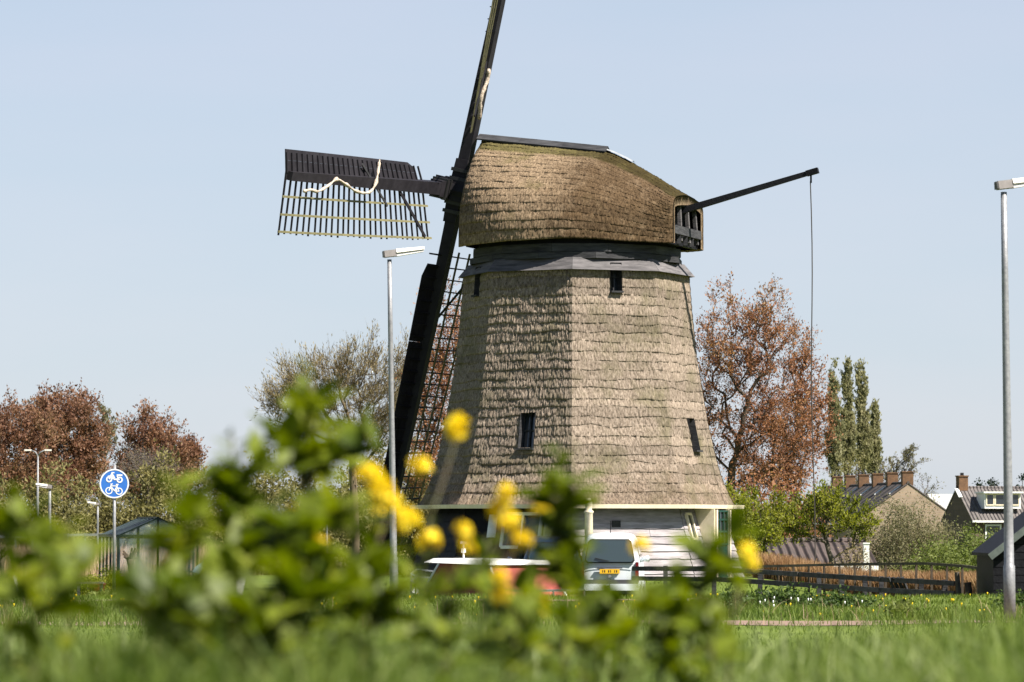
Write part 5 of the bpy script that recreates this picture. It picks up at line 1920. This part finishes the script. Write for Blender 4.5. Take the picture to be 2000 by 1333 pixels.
def car(name, label, cat, loc, rotz, paint, H, L_, Wd, boxy=True):
    t = thing(name, label, cat, loc, rotz)
    # rear at local y = 0 facing -y; stations: y, floor, belt height, roof height, half width belt, half width roof
    hb = .54 * H
    if boxy:
        st = [(0.0, .26, hb, H * .90, Wd * .46, Wd * .36), (.10, .22, hb, H * .985, Wd * .495, Wd * .375), (.8, .2, hb, H, Wd * .5, Wd * .385), (2.2, .2, hb, H * .99, Wd * .5, Wd * .385),
              (2.75, .2, hb, H * .93, Wd * .5, Wd * .37), (3.25, .2, hb * 1.01, hb * 1.05, Wd * .495, Wd * .40), (L_ - .25, .22, hb * .86, hb * .90, Wd * .47, Wd * .36), (L_, .28, hb * .68, hb * .72, Wd * .42, Wd * .30)]
    else:
        st = [(0.0, .28, hb, hb * 1.12, Wd * .45, Wd * .36), (.18, .22, hb, H * .86, Wd * .49, Wd * .35), (.7, .2, hb, H * .99, Wd * .5, Wd * .36), (1.8, .2, hb, H, Wd * .5, Wd * .36),
              (2.4, .2, hb, H * .93, Wd * .5, Wd * .35), (3.1, .2, hb * 1.0, hb * 1.04, Wd * .49, Wd * .40), (L_ - .2, .22, hb * .82, hb * .86, Wd * .46, Wd * .36), (L_, .28, hb * .62, hb * .66, Wd * .40, Wd * .3)]
    V, F = [], []
    for (y, f0, be, rf, wb, wr) in st:
        half = [(wb * .86, f0), (wb * .98, f0 + .10), (wb, (f0 + be) / 2), (wb * .985, be), (wb * .93, be + (rf - be) * .25), (wr + (wb - wr) * .18, be + (rf - be) * .82), (wr * .93, be + (rf - be) * .96), (wr * .55, rf)]
        sec = half + [(-x, z) for x, z in half[::-1]]
        V += [(x, y, z) for x, z in sec]
    n = 16
    for i in range(len(st) - 1):
        for k in range(n):
            a, b = i * n + k, i * n + (k + 1) % n
            F.append((a, b, b + n, a + n))
    F.append(tuple(range(n - 1, -1, -1)))
    F.append(tuple((len(st) - 1) * n + k for k in range(n)))
    bd = MB().add(V, F).build('body', paint, t, True)
    mod = bd.modifiers.new('sub', 'SUBSURF')
    mod.levels = 2
    mod.render_levels = 2
    bv = None
    Rw = .30
    for y in (.72, L_ - .80):
        for s in (-1, 1):
            wh = MB().tube([(s * (Wd / 2 - .19), y, Rw), (s * (Wd / 2 - .01), y, Rw)], [Rw, Rw], 20).build('wheel', M['rubber'], t)
            MB().tube([(s * (Wd / 2 - .02), y, Rw), (s * (Wd / 2 + .006), y, Rw)], [Rw * .62, Rw * .6], 14).build('hub_cap', M['hub'], wh)
    ew = Wd * .385
    zr0, zr1 = hb + .05, H * .885
    # rear window
    def rr(x, z, rx, rz):
        return [(x + rx * cx, z + rz * cz) for cx, cz in ((-1, -.8), (-.9, -1), (.9, -1), (1, -.8), (.86, .8), (.76, 1), (-.76, 1), (-.86, .8))]
    zc1, hz1 = (zr0 + zr1) / 2, (zr1 - zr0) / 2
    lean = .10 if boxy else .32
    ax_ = Vector((0, lean, 1)).normalized()
    wnd = MB().prism([(a, b - 0) for a, b in rr(0, 0, ew, hz1)], (0, -.045 + lean * .2 + (0 if boxy else .1), zc1), (1, 0, 0), ax_, (0, .05, 0))
    wnd.build('rear_window', M['car_glass'], t)
    ring_ = MB()
    o1 = rr(0, 0, ew + .03, hz1 + .03)
    ring_.prism(o1, (0, -.03 + lean * .2 + (0 if boxy else .1), zc1), (1, 0, 0), ax_, (0, .05, 0))
    ring_.build('window_seal', M['rubber'], t)
    # side windows
    for s in (-1, 1):
        for (y0, y1) in ((.35, 1.25), (1.32, 2.35)):
            z0, z1 = hb + .04, H * .86
            x0, x1 = s * (Wd * .482), s * (Wd * .405)
            MB().add([(x0 + s * .012, y0, z0), (x0 + s * .012, y1, z0), (x1 + s * .012, y1 - .05, z1), (x1 + s * .012, y0 + .08, z1)], [(0, 1, 2, 3)]).build('side_window', M['car_glass'], t)
        MB().tube([(s * (Wd * .5 - .02), 2.55, hb + .10), (s * (Wd * .5 + .12), 2.5, hb + .12)], [.06, .09], 10).build('wing_mirror', paint, t, True)
        MB().prism([(-.055, -.26), (.05, -.26), (.04, .26), (-.035, .26)], (s * (Wd * .44), -.05, hb * .78), (s, 0, 0), (0, .02, 1), (0, .12, 0)).build('tail_light', M['tail'], t)
    MB().box((0, -.055, .36), (Wd * .94, .16, .17)).build('bumper', paint, t)
    MB().box((0, -.03, .50), (Wd * .92, .10, .11)).build('bumper_trim', M['trim'], t)
    pl = MB().box((0, -.075, hb * .80), (.52, .02, .115)).build('number_plate', M['plate'], t)
    MB().box((0, -.06, hb * .80 + .085), (.66, .05, .03)).build('plate_lamp', M['trim'], t)
    x = -.18
    for k in range(8):
        if k not in (2, 5):
            MB().box((x, -.0865, hb * .80), (.020 + .008 * (k % 2), .002, .062)).build('plate_character', M['rubber'], pl)
        x += .052
    MB().tube([(.0, .5, H * .985), (.0, .42, H + .30)], [.012, .006], 6).build('aerial', M['tar'], t)
    MB().bar((-.02, -.075 + lean * .0, zr0 + .02), (-.38, -.062 + lean * .02, zr0 + .10), .022, .018).build('rear_wiper', M['rubber'], t)
    MB().tube([(0, -.055, hb * .80 - .13), (0, -.078, hb * .80 - .13)], [.045, .04], 14).build('badge', M['hub'], t)
    MB().box((0, -.045, hb - .02), (Wd * .80, .012, .008)).build('tailgate_seam', M['trim'], t)
    MB().box((0, -.142, .36), (.012, .012, .17)).build('bumper_joint', M['trim'], t)
    MB().box((0, -.05, .23), (Wd * .86, .10, .08)).build('lower_valance', M['trim'], t)
    return t
p = at(1191, 1139, 93.5)
zr = at(1191, 1040, 93.5).z
car('parked_van', 'white high-roofed van seen from behind, parked before the mill base', 'van', (p.x, 93.5, gz(p.x, 93.5)), R(-4), M['car_white'], zr - gz(p.x, 93.5), 4.1, 1.62)
p = at(1088, 1139, 92.5)
zr = at(1088, 1046, 92.5).z
car('parked_car', 'dark navy car mostly hidden by weeds, left of the white van', 'car', (p.x - .1, 92.3, gz(p.x, 92.3)), R(5), M['car_navy'], zr - gz(p.x, 92.3), 4.0, 1.66, False)

# ------------------------------------------------------------------ boats
M['boat_white'] = mat('boat_gelcoat', (1.15, 1.12, 1.08), (1.0, .98, .94), 3, .35)
M['boat_red'] = mat('red_boat_canvas', (0.52, 0.13, 0.10), (0.36, 0.075, 0.055), 4, .85, bump=.3)
M['chrome'] = mat('polished_rail', (0.7, 0.7, 0.68), None, 5, .25, metal=.8)
def boat(label, loc, rotz):
    t = thing('cabin_boat', label, 'boat', loc, rotz)
    # bow towards +x, origin at the waterline amidships
    V, F = [], []
    stn = [(-2.5, 1.0, .62, .2), (-1.6, 1.08, .62, .25), (0, 1.1, .66, .25), (1.2, .98, .74, .2), (2.1, .62, .84, .1), (2.8, .06, .95, .3)]
    for x, hw_, g, k in stn:
        V += [(x, -hw_, g), (x, -hw_ * .9, .1), (x, -hw_ * .5, -.25), (x, 0, -.35 + .2 * (x > 2)), (x, hw_ * .5, -.25), (x, hw_ * .9, .1), (x, hw_, g)]
    for i in range(5):
        for k in range(6):
            F.append((i * 7 + k, i * 7 + k + 1, i * 7 + k + 8, i * 7 + k + 7))
    F.append(tuple(range(7)))
    for i in range(5):
        F.append((i * 7, i * 7 + 7, i * 7 + 13, i * 7 + 6))
    MB().add(V, F).build('hull', M['boat_white'], t)
    # red canvas canopy
    def loft(secs, name, mtl, parent):
        V, F = [], []
        for x, hw0, hw1, z0, z1 in secs:
            V += [(x, -hw0, z0), (x, -hw1, z1), (x, hw1, z1), (x, hw0, z0)]
        for i in range(len(secs) - 1):
            for k in range(3):
                F.append((i * 4 + k, i * 4 + k + 1, i * 4 + k + 5, i * 4 + k + 4))
        F += [(0, 1, 2, 3), tuple((len(secs) - 1) * 4 + k for k in (3, 2, 1, 0))]
        return MB().add(V, F).build(name, mtl, parent)
    V = [(-2.05, -.98, .64), (1.25, -.98, .72), (1.25, .98, .72), (-2.05, .98, .64), (-1.45, -.86, 1.50), (.6, -.86, 1.54), (.6, .86, 1.54), (-1.45, .86, 1.50)]
    cn = MB().add(V, [(0, 1, 5, 4), (1, 2, 6, 5), (2, 3, 7, 6), (3, 0, 4, 7), (4, 5, 6, 7)]).build('canopy', M['boat_red'], t)
    for (a, b) in ((0, 4), (1, 5), (2, 6), (3, 7)):
        MB().bar(Vector(V[a]) * 1.004, Vector(V[b]) * 1.004, .05, .05).build('canopy_piping', M['boat_white'], cn)
    for f in (.36, .68):
        a = Vector(V[0]).lerp(Vector(V[1]), f) + Vector((0, -.012, 0)); b = Vector(V[4]).lerp(Vector(V[5]), f) + Vector((0, -.012, 0))
        MB().bar(a, b, .045, .03).build('canopy_piping', M['boat_white'], cn)
    rf = MB()
    rf.add([(-1.55, -.95, 1.52), (1.2, -.90, 1.56), (1.2, .90, 1.56), (-1.55, .95, 1.52), (-1.45, -.8, 1.62), (1.0, -.76, 1.66), (1.0, .76, 1.66), (-1.45, .8, 1.62)], [(3, 2, 1, 0), (4, 5, 6, 7), (0, 1, 5, 4), (1, 2, 6, 5), (2, 3, 7, 6), (3, 0, 4, 7)])
    rf.build('cabin_roof', M['boat_white'], t)
    ms = MB().tube([(.55, .2, 1.62), (.55, .2, 2.02)], .022, 8)
    ms.box((.55, .2, 1.84), (.10, .07, .10)).box((.46, .2, 2.03), (.08, .07, .06)).box((.62, .2, 2.03), (.06, .06, .05)).box((.55, .2, 2.05), (.2, .03, .025))
    ms.build('signal_mast', M['boat_white'], t)
    rl = MB()
    for (x0, x1) in ((1.6, 2.7),):
        for s in (-1, 1):
            for h in (.25, .42):
                rl.tube([(x0, s * .85, .80 + h), (2.2, s * .58, .86 + h), (2.8, 0, .95 + h)], .022, 6)
            for x, y in ((1.65, .83), (2.2, .58)):
                rl.tube([(x, s * y, .8), (x, s * y, 1.28)], .02, 6)
    rl.build('bow_rail', M['chrome'], t)
    rl = MB()
    for h in (.18, .34):
        rl.tube([(-2.1, -.98, .62 + h), (-2.75, -.9, .60 + h), (-2.75, .9, .60 + h), (-2.1, .98, .62 + h)], .026, 6)
    for y in (-.9, 0, .9):
        rl.tube([(-2.75, y, .45), (-2.75, y, .95)], .022, 6)
    rl.build('stern_rail', M['chrome'], t)
    MB().box((-2.62, 0, .42), (.45, 1.7, .10)).build('swim_platform', M['boat_white'], t)
    return t
p = at(945, 1100, 85)
boat('white cabin boat with a red canvas canopy moored below the mill', (p.x, 85, at(945, 1091, 85).z - 1.66), R(180 - 54))
# small teal covered dinghy at the left
p = at(425, 1100, 97)
dg = thing('covered_dinghy', 'pale teal covered dinghy half hidden behind the big weed', 'boat', (p.x, 97, gz(p.x, 97) - .04), R(108))
dg.scale = (1, 1, (at(425, 1092, 97).z - gz(p.x, 97) + .04) / .85)
V, F = [], []
for x, hw_, g in ((-1.3, .5, .55), (-.6, .62, .52), (.3, .6, .56), (1.0, .35, .66), (1.45, .03, .75)):
    V += [(x, -hw_, g), (x, -hw_ * .7, .05), (x, hw_ * .7, .05), (x, hw_, g)]
for i in range(4):
    for k in range(3):
        F.append((i * 4 + k, i * 4 + k + 1, i * 4 + k + 5, i * 4 + k + 4))
F.append((0, 1, 2, 3))
MB().add(V, F).build('hull', M['boat_white'], dg)
V, F = [], []
for x, hw_, g, c in ((-1.3, .53, .57, .66), (-.6, .65, .54, .84), (.3, .63, .58, .84), (1.0, .38, .68, .76), (1.45, .05, .77, .79)):
    V += [(x, -hw_, g), (x, -hw_ * .5, c - .03), (x, 0, c), (x, hw_ * .5, c - .03), (x, hw_, g)]
for i in range(4):
    for k in range(4):
        F.append((i * 5 + k, i * 5 + k + 1, i * 5 + k + 6, i * 5 + k + 5))
MB().add(V, F).build('boat_cover', mat('pale_teal_tarpaulin', (0.42, 0.58, 0.60), (0.30, 0.44, 0.47), 3, .6, bump=.4, bscale=6), dg, True)

# ------------------------------------------------------------------ reeds, lawn, foreground grass
def blades(name, pts, h, width, material, seed, lean=.35, segs=2, droop=.3, kind='stuff', label=None):
    """bent tapering grass blades; pts (n,3), h (n,)"""
    r = np.random.default_rng(seed)
    n = len(pts)
    an = r.random(n) * 2 * math.pi
    ld = np.stack([np.cos(an), np.sin(an), np.zeros(n)], 1) * (np.abs(r.normal(0, lean, n)) * h)[:, None]
    sd_an = r.random(n) * 2 * math.pi
    sdv = np.stack([np.cos(sd_an), np.sin(sd_an), np.zeros(n)], 1) * (width * (.6 + .8 * r.random(n)))[:, None]
    lv = []
    for k in range(segs + 1):
        t = k / segs
        c = pts + ld * (t ** 1.8) + np.array([0, 0, 1.0]) * (h * (t - droop * .35 * t ** 3))[:, None]
        wv_ = sdv * (1 - t ** 1.5 * .92) * .5
        lv += [c - wv_, c + wv_]
    V = np.stack(lv, 1).reshape(-1, 3)
    m = 2 * (segs + 1)
    b = np.arange(n)[:, None] * m
    F = np.concatenate([b + np.array([[2 * k, 2 * k + 1, 2 * k + 3, 2 * k + 2]]) for k in range(segs)], 0)
    o = link(name, np_mesh(name, V, F, material, True))
    return tag(o, label, None, None, kind)

gzv = np.vectorize(gz)
r = np.random.default_rng(5)
# rough grass on the near bank
n = 60000
yy = 5.0 + 10.0 * r.random(n) ** .9
xx = (r.random(n) * 2 - 1) * (0.9 + yy * .22)
hh_ = (.15 + .13 * r.random(n)) * (1 + .45 * np.sin(xx * 3.1 + yy) * np.sin(yy * 1.3 + 2))
hh_ = np.clip(hh_ + .16 * np.clip((7.6 - yy) / 1.2, 0, 1), .08, .50)
blades('bank_grass', np.stack([xx, yy, gzv(xx, yy) - .02], 1), hh_, .012, M['grass'], 1, .45, 3, .5, label='rough blurred grass on the near bank')
n = 26000
yy = 15 + 42 * r.random(n)
xx = (r.random(n) * 2 - 1) * (2 + yy * .19)
blades('bank_grass', np.stack([xx, yy, gzv(xx, yy) - .02], 1), .07 + .08 * r.random(n), .02, M['grass'], 2, .45, 2, .5, label='rough grass on the far side of the bank')
n = 2600
yy = 5.5 + 7 * r.random(n)
xx = (r.random(n) * 2 - 1) * (0.9 + yy * .22)
blades('seeding_grass', np.stack([xx, yy, gzv(xx, yy) - .02], 1), .22 + .14 * r.random(n), .016, M['pale_grass'], 12, .4, 3, .5, label='taller pale grass stalks on the near bank')
# taller verge around the lamp foot and path
n = 30000
yy = 54.5 + 9 * r.random(n) ** 1.2
xx = (r.random(n) * 2 - 1) * 11.5
pat = np.sin(xx * 1.3 + 1.7) * np.sin(yy * .9 + xx * .4)
keep = ~((yy < 58.3) & (r.random(n) < np.where((xx > 3.3) & (xx < 5.5), .97, .45)))
hh_ = (.10 + .16 * r.random(n)) * (1 + .5 * pat)
blades('verge_grass', np.stack([xx, yy, gzv(xx, yy) - .02], 1)[keep], np.clip(hh_, .05, .35)[keep], .016, M['grass'], 3, .4, 2, .4, label='taller verge grass in front of the lawn')
n = 420
yy = 55 + 13 * r.random(n)
xx = (r.random(n) * 2 - 1) * 10.5
blades('dry_stalks', np.stack([xx, yy, gzv(xx, yy) - .02], 1), .18 + .30 * r.random(n), .011, M['reed'], 13, .55, 3, .6, label='scattered dry stalks in the verge grass')
# mown lawn
n = 75000
yy = 62 + 38 * r.random(n)
xx = (r.random(n) * 2 - 1) * (yy * .17)
zz_ = gzv(xx, yy)
keep = (zz_ > -.55) & (np.hypot(xx - MX, yy - MY) > 5.2) & ~((yy > 74.0) & (yy < 75.2))
blades('lawn_grass', np.stack([xx, yy, zz_ - .01], 1)[keep], (.05 + .07 * r.random(n))[keep], .03, M['lawn'], 4, .5, 1, .3, label='short lawn grass before the mill')
# reed borders
n = 14000
px = 1470 + 480 * r.random(n)
D = np.interp(px, [1470, 1700, 1945], [101.5, 99.5, 93.5]) + r.random(n) * 1.6
xx = (px - 1000) * D / FPX
blades('rusty_reeds', np.stack([xx, D, gzv(xx, D)], 1), .50 + .32 * r.random(n), .03, M['red_reed'], 6, .25, 2, .2, label='rusty cut reed border behind the black fence')
n = 16000
yy = 116 + 26 * r.random(n)
xx = -22 + 11.2 * r.random(n)
blades('dry_reeds', np.stack([xx, yy, gzv(xx, yy)], 1), .75 + .6 * r.random(n), .035, M['reed'], 7, .16, 2, .1, label='pale dry reed bed at far left')
n = 5000
yy = 100 + 14 * r.random(n)
xx = -16 + 6 * r.random(n)
blades('rough_grass', np.stack([xx, yy, gzv(xx, yy)], 1), .2 + .25 * r.random(n), .03, M['grass'], 8, .3, 2, .3, label='rough grass below the reed bed')

# dandelions and white cow parsley heads on the lawn
def heads(name, pts, rad, material, label):
    V, F = [], []
    k = 7
    for (x, y, z) in pts:
        b = len(V)
        V.append((x, y, z + rad * .45))
        for i in range(k):
            t = 2 * math.pi * i / k
            V.append((x + rad * math.cos(t), y + rad * math.sin(t), z))
        V.append((x, y, z - .09))
        for i in range(k):
            F.append((b, b + 1 + i, b + 1 + (i + 1) % k))
            F.append((b + 1 + (i + 1) % k, b + 1 + i, b + k + 1))
    o = link(name, np_mesh(name, V, F, material))
    tag(o, label, None, None, 'stuff')
pts = []
while len(pts) < 240:
    y = 60 + 30 * r.random(); x = (r.random() * 2 - 1) * y * .16
    if gz(x, y) > -.5 and math.hypot(x - MX, y - MY) > 6:
        pts.append((x, y, gz(x, y) + .09))
heads('dandelion_flowers', pts, .017, M['petal'], 'tiny yellow dandelions scattered over the lawn')
pts = []
for i in range(15):
    c = at(1520 + r.normal(0, 70), 1190, 61 + 7 * r.random())
    pts.append((c.x, c.y, gz(c.x, c.y) + .16 + .12 * r.random()))
heads('white_wildflowers', pts, .012, M['sign_white'], 'small white wildflower heads in the rough verge')
for i, (px, D, w_, hpx, lab) in enumerate(((1530, 70, 75, 1172, 'dark green weed patch on the lawn right of centre'), (1640, 68, 60, 1186, 'low weed patch left of the right lamp post'), (1445, 66, 45, 1180, 'leafy weed clump beside the brick path'), (1755, 60, 22, 1192, 'small bright green weed with yellow flowers near the right lamp'),
                                           (1990, 64, 40, 1190, 'dark leafy weeds at the right edge of the lawn'))):
    bush_obj('leafy_weed', lab, put(px, D), wid(w_, D), .6, max(.30, top_h(hpx, px, D)), 60, 2600, .07, M['leaf_dark'] if i != 3 else M['leaf_hedge'], 120 + i, cat='weed', clump=.35)

# ------------------------------------------------------------------ foreground weeds
def leaf_mesh(name, length, width, bend, lobes, seed):
    r_ = np.random.default_rng(seed)
    n = 9
    V, F = [], []
    for i in range(n + 1):
        t = i / n
        wv_ = width * (math.sin(math.pi * min(1, t * .93 + .05)) ** .75) * (1 - .35 * t)
        if lobes:
            wv_ *= 1 + .28 * math.sin(t * lobes * 2 * math.pi)
        x = length * (t - .12 * bend * t * t)
        z = -bend * length * .55 * t * t + .06 * length * t
        fold = .25 * wv_
        V += [(x, -wv_, z + fold + r_.normal(0, .02) * width), (x, 0, z), (x, wv_, z + fold + r_.normal(0, .02) * width)]
    for i in range(n):
        a = 3 * i
        F += [(a, a + 3, a + 4, a + 1), (a + 1, a + 4, a + 5, a + 2)]
    return np_mesh(name, V, F, M['leaf_weed'], True)
LEAVES = [leaf_mesh('leaf', .10, .026, b_, lb, 200 + i) for i, (b_, lb) in enumerate(((.4, 3), (.8, 3), (1.2, 2), (.1, 0), (.6, 4)))]

def flower_mesh(name, seed, nfl):
    """raceme of four-petalled yellow flowers"""
    r_ = np.random.default_rng(seed)
    V, F = [], []
    for k in range(nfl):
        u = r_.normal(0, 1, 3)
        u[2] = abs(u[2]) * .6 - .1
        u /= np.linalg.norm(u)
        c = u * np.array([.014, .014, .018]) * (0.6 + .6 * r_.random())
        a = np.cross(u, r_.normal(0, 1, 3)); a /= np.linalg.norm(a)
        b = np.cross(u, a)
        for q in range(4):
            d = a * math.cos(q * math.pi / 2) + b * math.sin(q * math.pi / 2)
            s = np.cross(u, d)
            i0 = len(V)
            V += [tuple(c), tuple(c + d * .008 + s * .0055 + u * .003), tuple(c + d * .014 + s * .003 + u * .003), tuple(c + d * .014 - s * .003 + u * .003), tuple(c + d * .008 - s * .0055 + u * .003)]
            F += [(i0, i0 + 1, i0 + 2), (i0, i0 + 2, i0 + 3), (i0, i0 + 3, i0 + 4)]
    return np_mesh(name, V, F, M['petal'])
FLOWERS = [flower_mesh('flower_head', 300 + i, n_) for i, n_ in enumerate((11, 14, 9))]

def bez(p0, p1, p2, n):
    return [(1 - t) ** 2 * p0 + 2 * t * (1 - t) * p1 + t * t * p2 for t in [float(q) for q in np.linspace(0, 1, n)]]

def weed(label, D, base_px, tip, nleaf, lscale, seed, flowers=(), side=(), bare=0.0):
    """tip = (px, py); flowers = pixel positions of flower heads; side = extra leafy shoots"""
    r_ = random.Random(seed)
    tp = at(tip[0], tip[1], D)
    bp = at(base_px, 1300, D)
    bz = gz(bp.x, D) - .03
    t = thing('flowering_weed' if flowers else 'leafy_weed', label, 'weed', (bp.x, D, bz), 0, 'weeds on the near bank')
    o0 = Vector((bp.x, D, bz))
    top_ = tp - o0
    mid = Vector((top_.x * .25 + r_.gauss(0, .01), r_.gauss(0, .03), top_.z * .55))
    main = bez(Vector((0, 0, 0)), mid, top_, 12)
    MB().tube(main, [.007 - .0045 * i / 11 for i in range(12)], 6).build('stem', M['weed_stem'], t, True)
    curves = [(main, 1.0)]
    for f in side:
        e = at(f[0], f[1], D + r_.gauss(0, .12)) - o0
        st = main[5]
        for q in main:
            if q.z < e.z - .05:
                st = q
        c = bez(st, (st + e) / 2 + Vector((0, 0, .03)), e, 8)
        MB().tube(c, [.004 - .002 * i / 7 for i in range(8)], 5).build('side_shoot', M['weed_stem'], t, True)
        curves.append((c, .6))
    for f in flowers:
        e = at(f[0], f[1], D + r_.gauss(0, .10)) - o0
        st = main[2]
        for q in main:
            if q.z < e.z - .10:
                st = q
        c = bez(st, Vector(((st.x * .35 + e.x * .65), (st.y + e.y) / 2, (st.z + e.z) / 2)), e, 8)
        MB().tube(c, [.0035 - .0015 * i / 7 for i in range(8)], 5).build('flower_stalk', M['weed_stem'], t, True)
        fo = link('flower_head', FLOWERS[r_.randrange(3)], t)
        fo.location = e
        s = (f[2] if len(f) > 2 else 1.0)
        fo.scale = (s, s, s * 1.1)
        fo.rotation_euler = (r_.uniform(-.3, .3), r_.uniform(-.3, .3), r_.uniform(0, 6))
    tot = sum(k for _, k in curves)
    for c, k in curves:
        nn_ = max(3, int(nleaf * k / tot))
        for i in range(nn_):
            u = bare + (1 - bare) * ((i + r_.random()) / nn_) ** (.75 if k == 1.0 else 1.0)
            x = u * (len(c) - 1.001)
            q = c[int(x)].lerp(c[int(x) + 1], x - int(x))
            lo = link('leaf', LEAVES[r_.randrange(5)], t)
            lo.location = q
            s = lscale * (1.12 - .42 * u ** 2) * r_.uniform(.7, 1.3)
            lo.scale = (s, s * r_.uniform(.8, 1.25), s)
            lo.rotation_euler = (r_.gauss(0, .45), -r_.uniform(-.1, 1.0) - .3 * u, i * 2.4 + r_.gauss(0, .5))
    return t

W_ = [
 ('tallest leafy weed, its blurred tip reaching up left of the pale willow', 7.8, 575, (608, 750), 60, 1.25, [], [(680, 880), (735, 872), (520, 850), (560, 900), (650, 980)]),
 ('slender leafy shoot crossing the trunk of the pale willow', 7.9, 600, (612, 742), 46, 1.15, [], [(588, 800), (640, 795), (575, 850), (655, 860), (600, 780)]),
 ('broad leafy weed left of the tallest one', 7.6, 480, (452, 850), 46, 1.25, [], [(400, 930), (520, 920), (440, 990), (350, 960)]),
 ('leafy weed hiding the right end of the greenhouse', 7.5, 370, (352, 965), 38, 1.2, [], [(300, 1050), (400, 1010), (330, 1080)]),
 ('low leafy weed right of the blue sign post', 7.2, 310, (290, 1090), 28, 1.1, [], [(340, 1110), (255, 1150)]),
 ('leafy weed with a big bright leaf at the left of the photo', 6.9, 110, (130, 1015), 26, 1.15, [], [(60, 1060), (170, 1100)]),
 ('leafy weed at the left edge of the photo', 7.0, 10, (22, 975), 26, 1.15, [], [(60, 1010), (-30, 1030)]),
 ('low leafy weed at lower left', 6.6, 60, (80, 1130), 26, 1.1, [], [(20, 1130), (150, 1140)]),
 ('dense leafy weed in the middle of the left mass', 7.3, 560, (540, 980), 50, 1.3, [], [(480, 1040), (600, 1030), (640, 1090), (430, 1080)]),
 ('leafy weed with a long leaf reaching towards the lamp foot', 7.4, 660, (690, 1020), 46, 1.3, [], [(740, 1080), (760, 1125), (640, 1000), (620, 1120)]),
 ('short leafy weed below the left mass', 7.0, 430, (430, 1110), 34, 1.2, [], [(380, 1140), (500, 1120)]),
 ('short leafy weed below the lamp foot', 7.1, 720, (730, 1150), 30, 1.15, [], [(790, 1150), (680, 1140)]),
 ('yellow flowering weed with the densest cluster beside the left lamp pole', 7.9, 690, (745, 980), 14, .8, [(728, 932, 1.4), (745, 962, 1.7), (765, 985, 1.2), (797, 1020, 1.35), (740, 1003, .7), (715, 930, 1.0)], []),
 ('yellow flowering weed with two small heads left of the lamp', 8.0, 590, (580, 1030), 12, .8, [(567, 1012, 1.15), (622, 1072, 1.2), (610, 1078, 1.0)], []),
 ('yellow flowering weed whose head overlaps the shaded thatch', 8.2, 800, (840, 1010), 10, .7, [(893, 842, 1.5), (822, 915, 1.25), (838, 1060, 1.25), (786, 1030, .9)], []),
 ('yellow flowering weed in front of the boat roof', 7.9, 940, (950, 1050), 16, .9, [(990, 970, 1.1), (976, 1002, 1.45), (992, 1028, 1.2), (1057, 1005, 1.15), (1022, 1062, 1.2), (906, 1040, 1.0), (918, 1068, 1.25)], [(940, 1100)]),
 ('upright leafy weed stem in front of the mill centre', 7.7, 1105, (1088, 862), 84, 1.0, [], [(1130, 940), (1062, 960), (1060, 1020), (1150, 1060), (1070, 1090), (1120, 1010)]),
 ('leafy weed hiding the foot of the van', 7.5, 1150, (1170, 1150), 26, 1.1, [], [(1110, 1140), (1210, 1180)]),
 ('low yellow flowering weed before the boat hull', 7.3, 1000, (1010, 1150), 22, 1.0, [(980, 1165, 1.1), (1015, 1200, 1.3), (1060, 1185, 1.0), (975, 1130, .8)], [(950, 1140), (1050, 1150)]),
 ('dark leafy weed below the mill door', 7.6, 1340, (1375, 1090), 44, 1.2, [], [(1310, 1130), (1440, 1045), (1420, 1120), (1280, 1180)]),
 ('yellow flowering weed right of the mill door', 7.8, 1400, (1440, 1080), 14, .9, [(1458, 1082, 1.0), (1464, 1104, .9), (1250, 1072, 1.0)], []),
 ('low leafy weed in front of the left fence end', 7.2, 1300, (1290, 1180), 26, 1.1, [], [(1240, 1190), (1350, 1180)]),
 ('low leafy weed at centre bottom', 7.0, 870, (860, 1130), 26, 1.1, [], [(810, 1160), (910, 1150)]),
]
for i, (lab, D, bpx, tip, nl, ls, fl, sd_) in enumerate(W_):
    weed(lab, D, bpx, tip, int(nl * 1.2), ls * .78, 400 + i, fl, sd_, .12)

# short leaf rosettes low in the foreground
rr_ = random.Random(77)
ORD = ['first', 'second', 'third', 'fourth', 'fifth', 'sixth', 'seventh']
for k in range(7):
    px = 300 + 52 * k + rr_.uniform(-20, 20)
    py = 1135 + rr_.uniform(-25, 45) 
    o = weed(ORD[k] + ' of the seven short leafy weeds below the big leafy mass, counted from the left', 6.5 + rr_.random() * .9, px + rr_.uniform(-15, 15), (px, py), 30, 1.0, 700 + k, [], [(px - 45, py + 35), (px + 45, py + 30)])
    o['group'] = 'short weeds low in the left foreground'
for k in range(7):
    px = 880 + 85 * k + rr_.uniform(-20, 20)
    py = 1195 + rr_.uniform(-15, 30)
    o = weed(ORD[k] + ' of the seven short leafy weeds below the boat and van, counted from the left', 6.7 + rr_.random() * .9, px + rr_.uniform(-15, 15), (px, py), 22, .9, 750 + k, [], [(px - 40, py + 30)])
    o['group'] = 'short weeds low in the middle foreground'
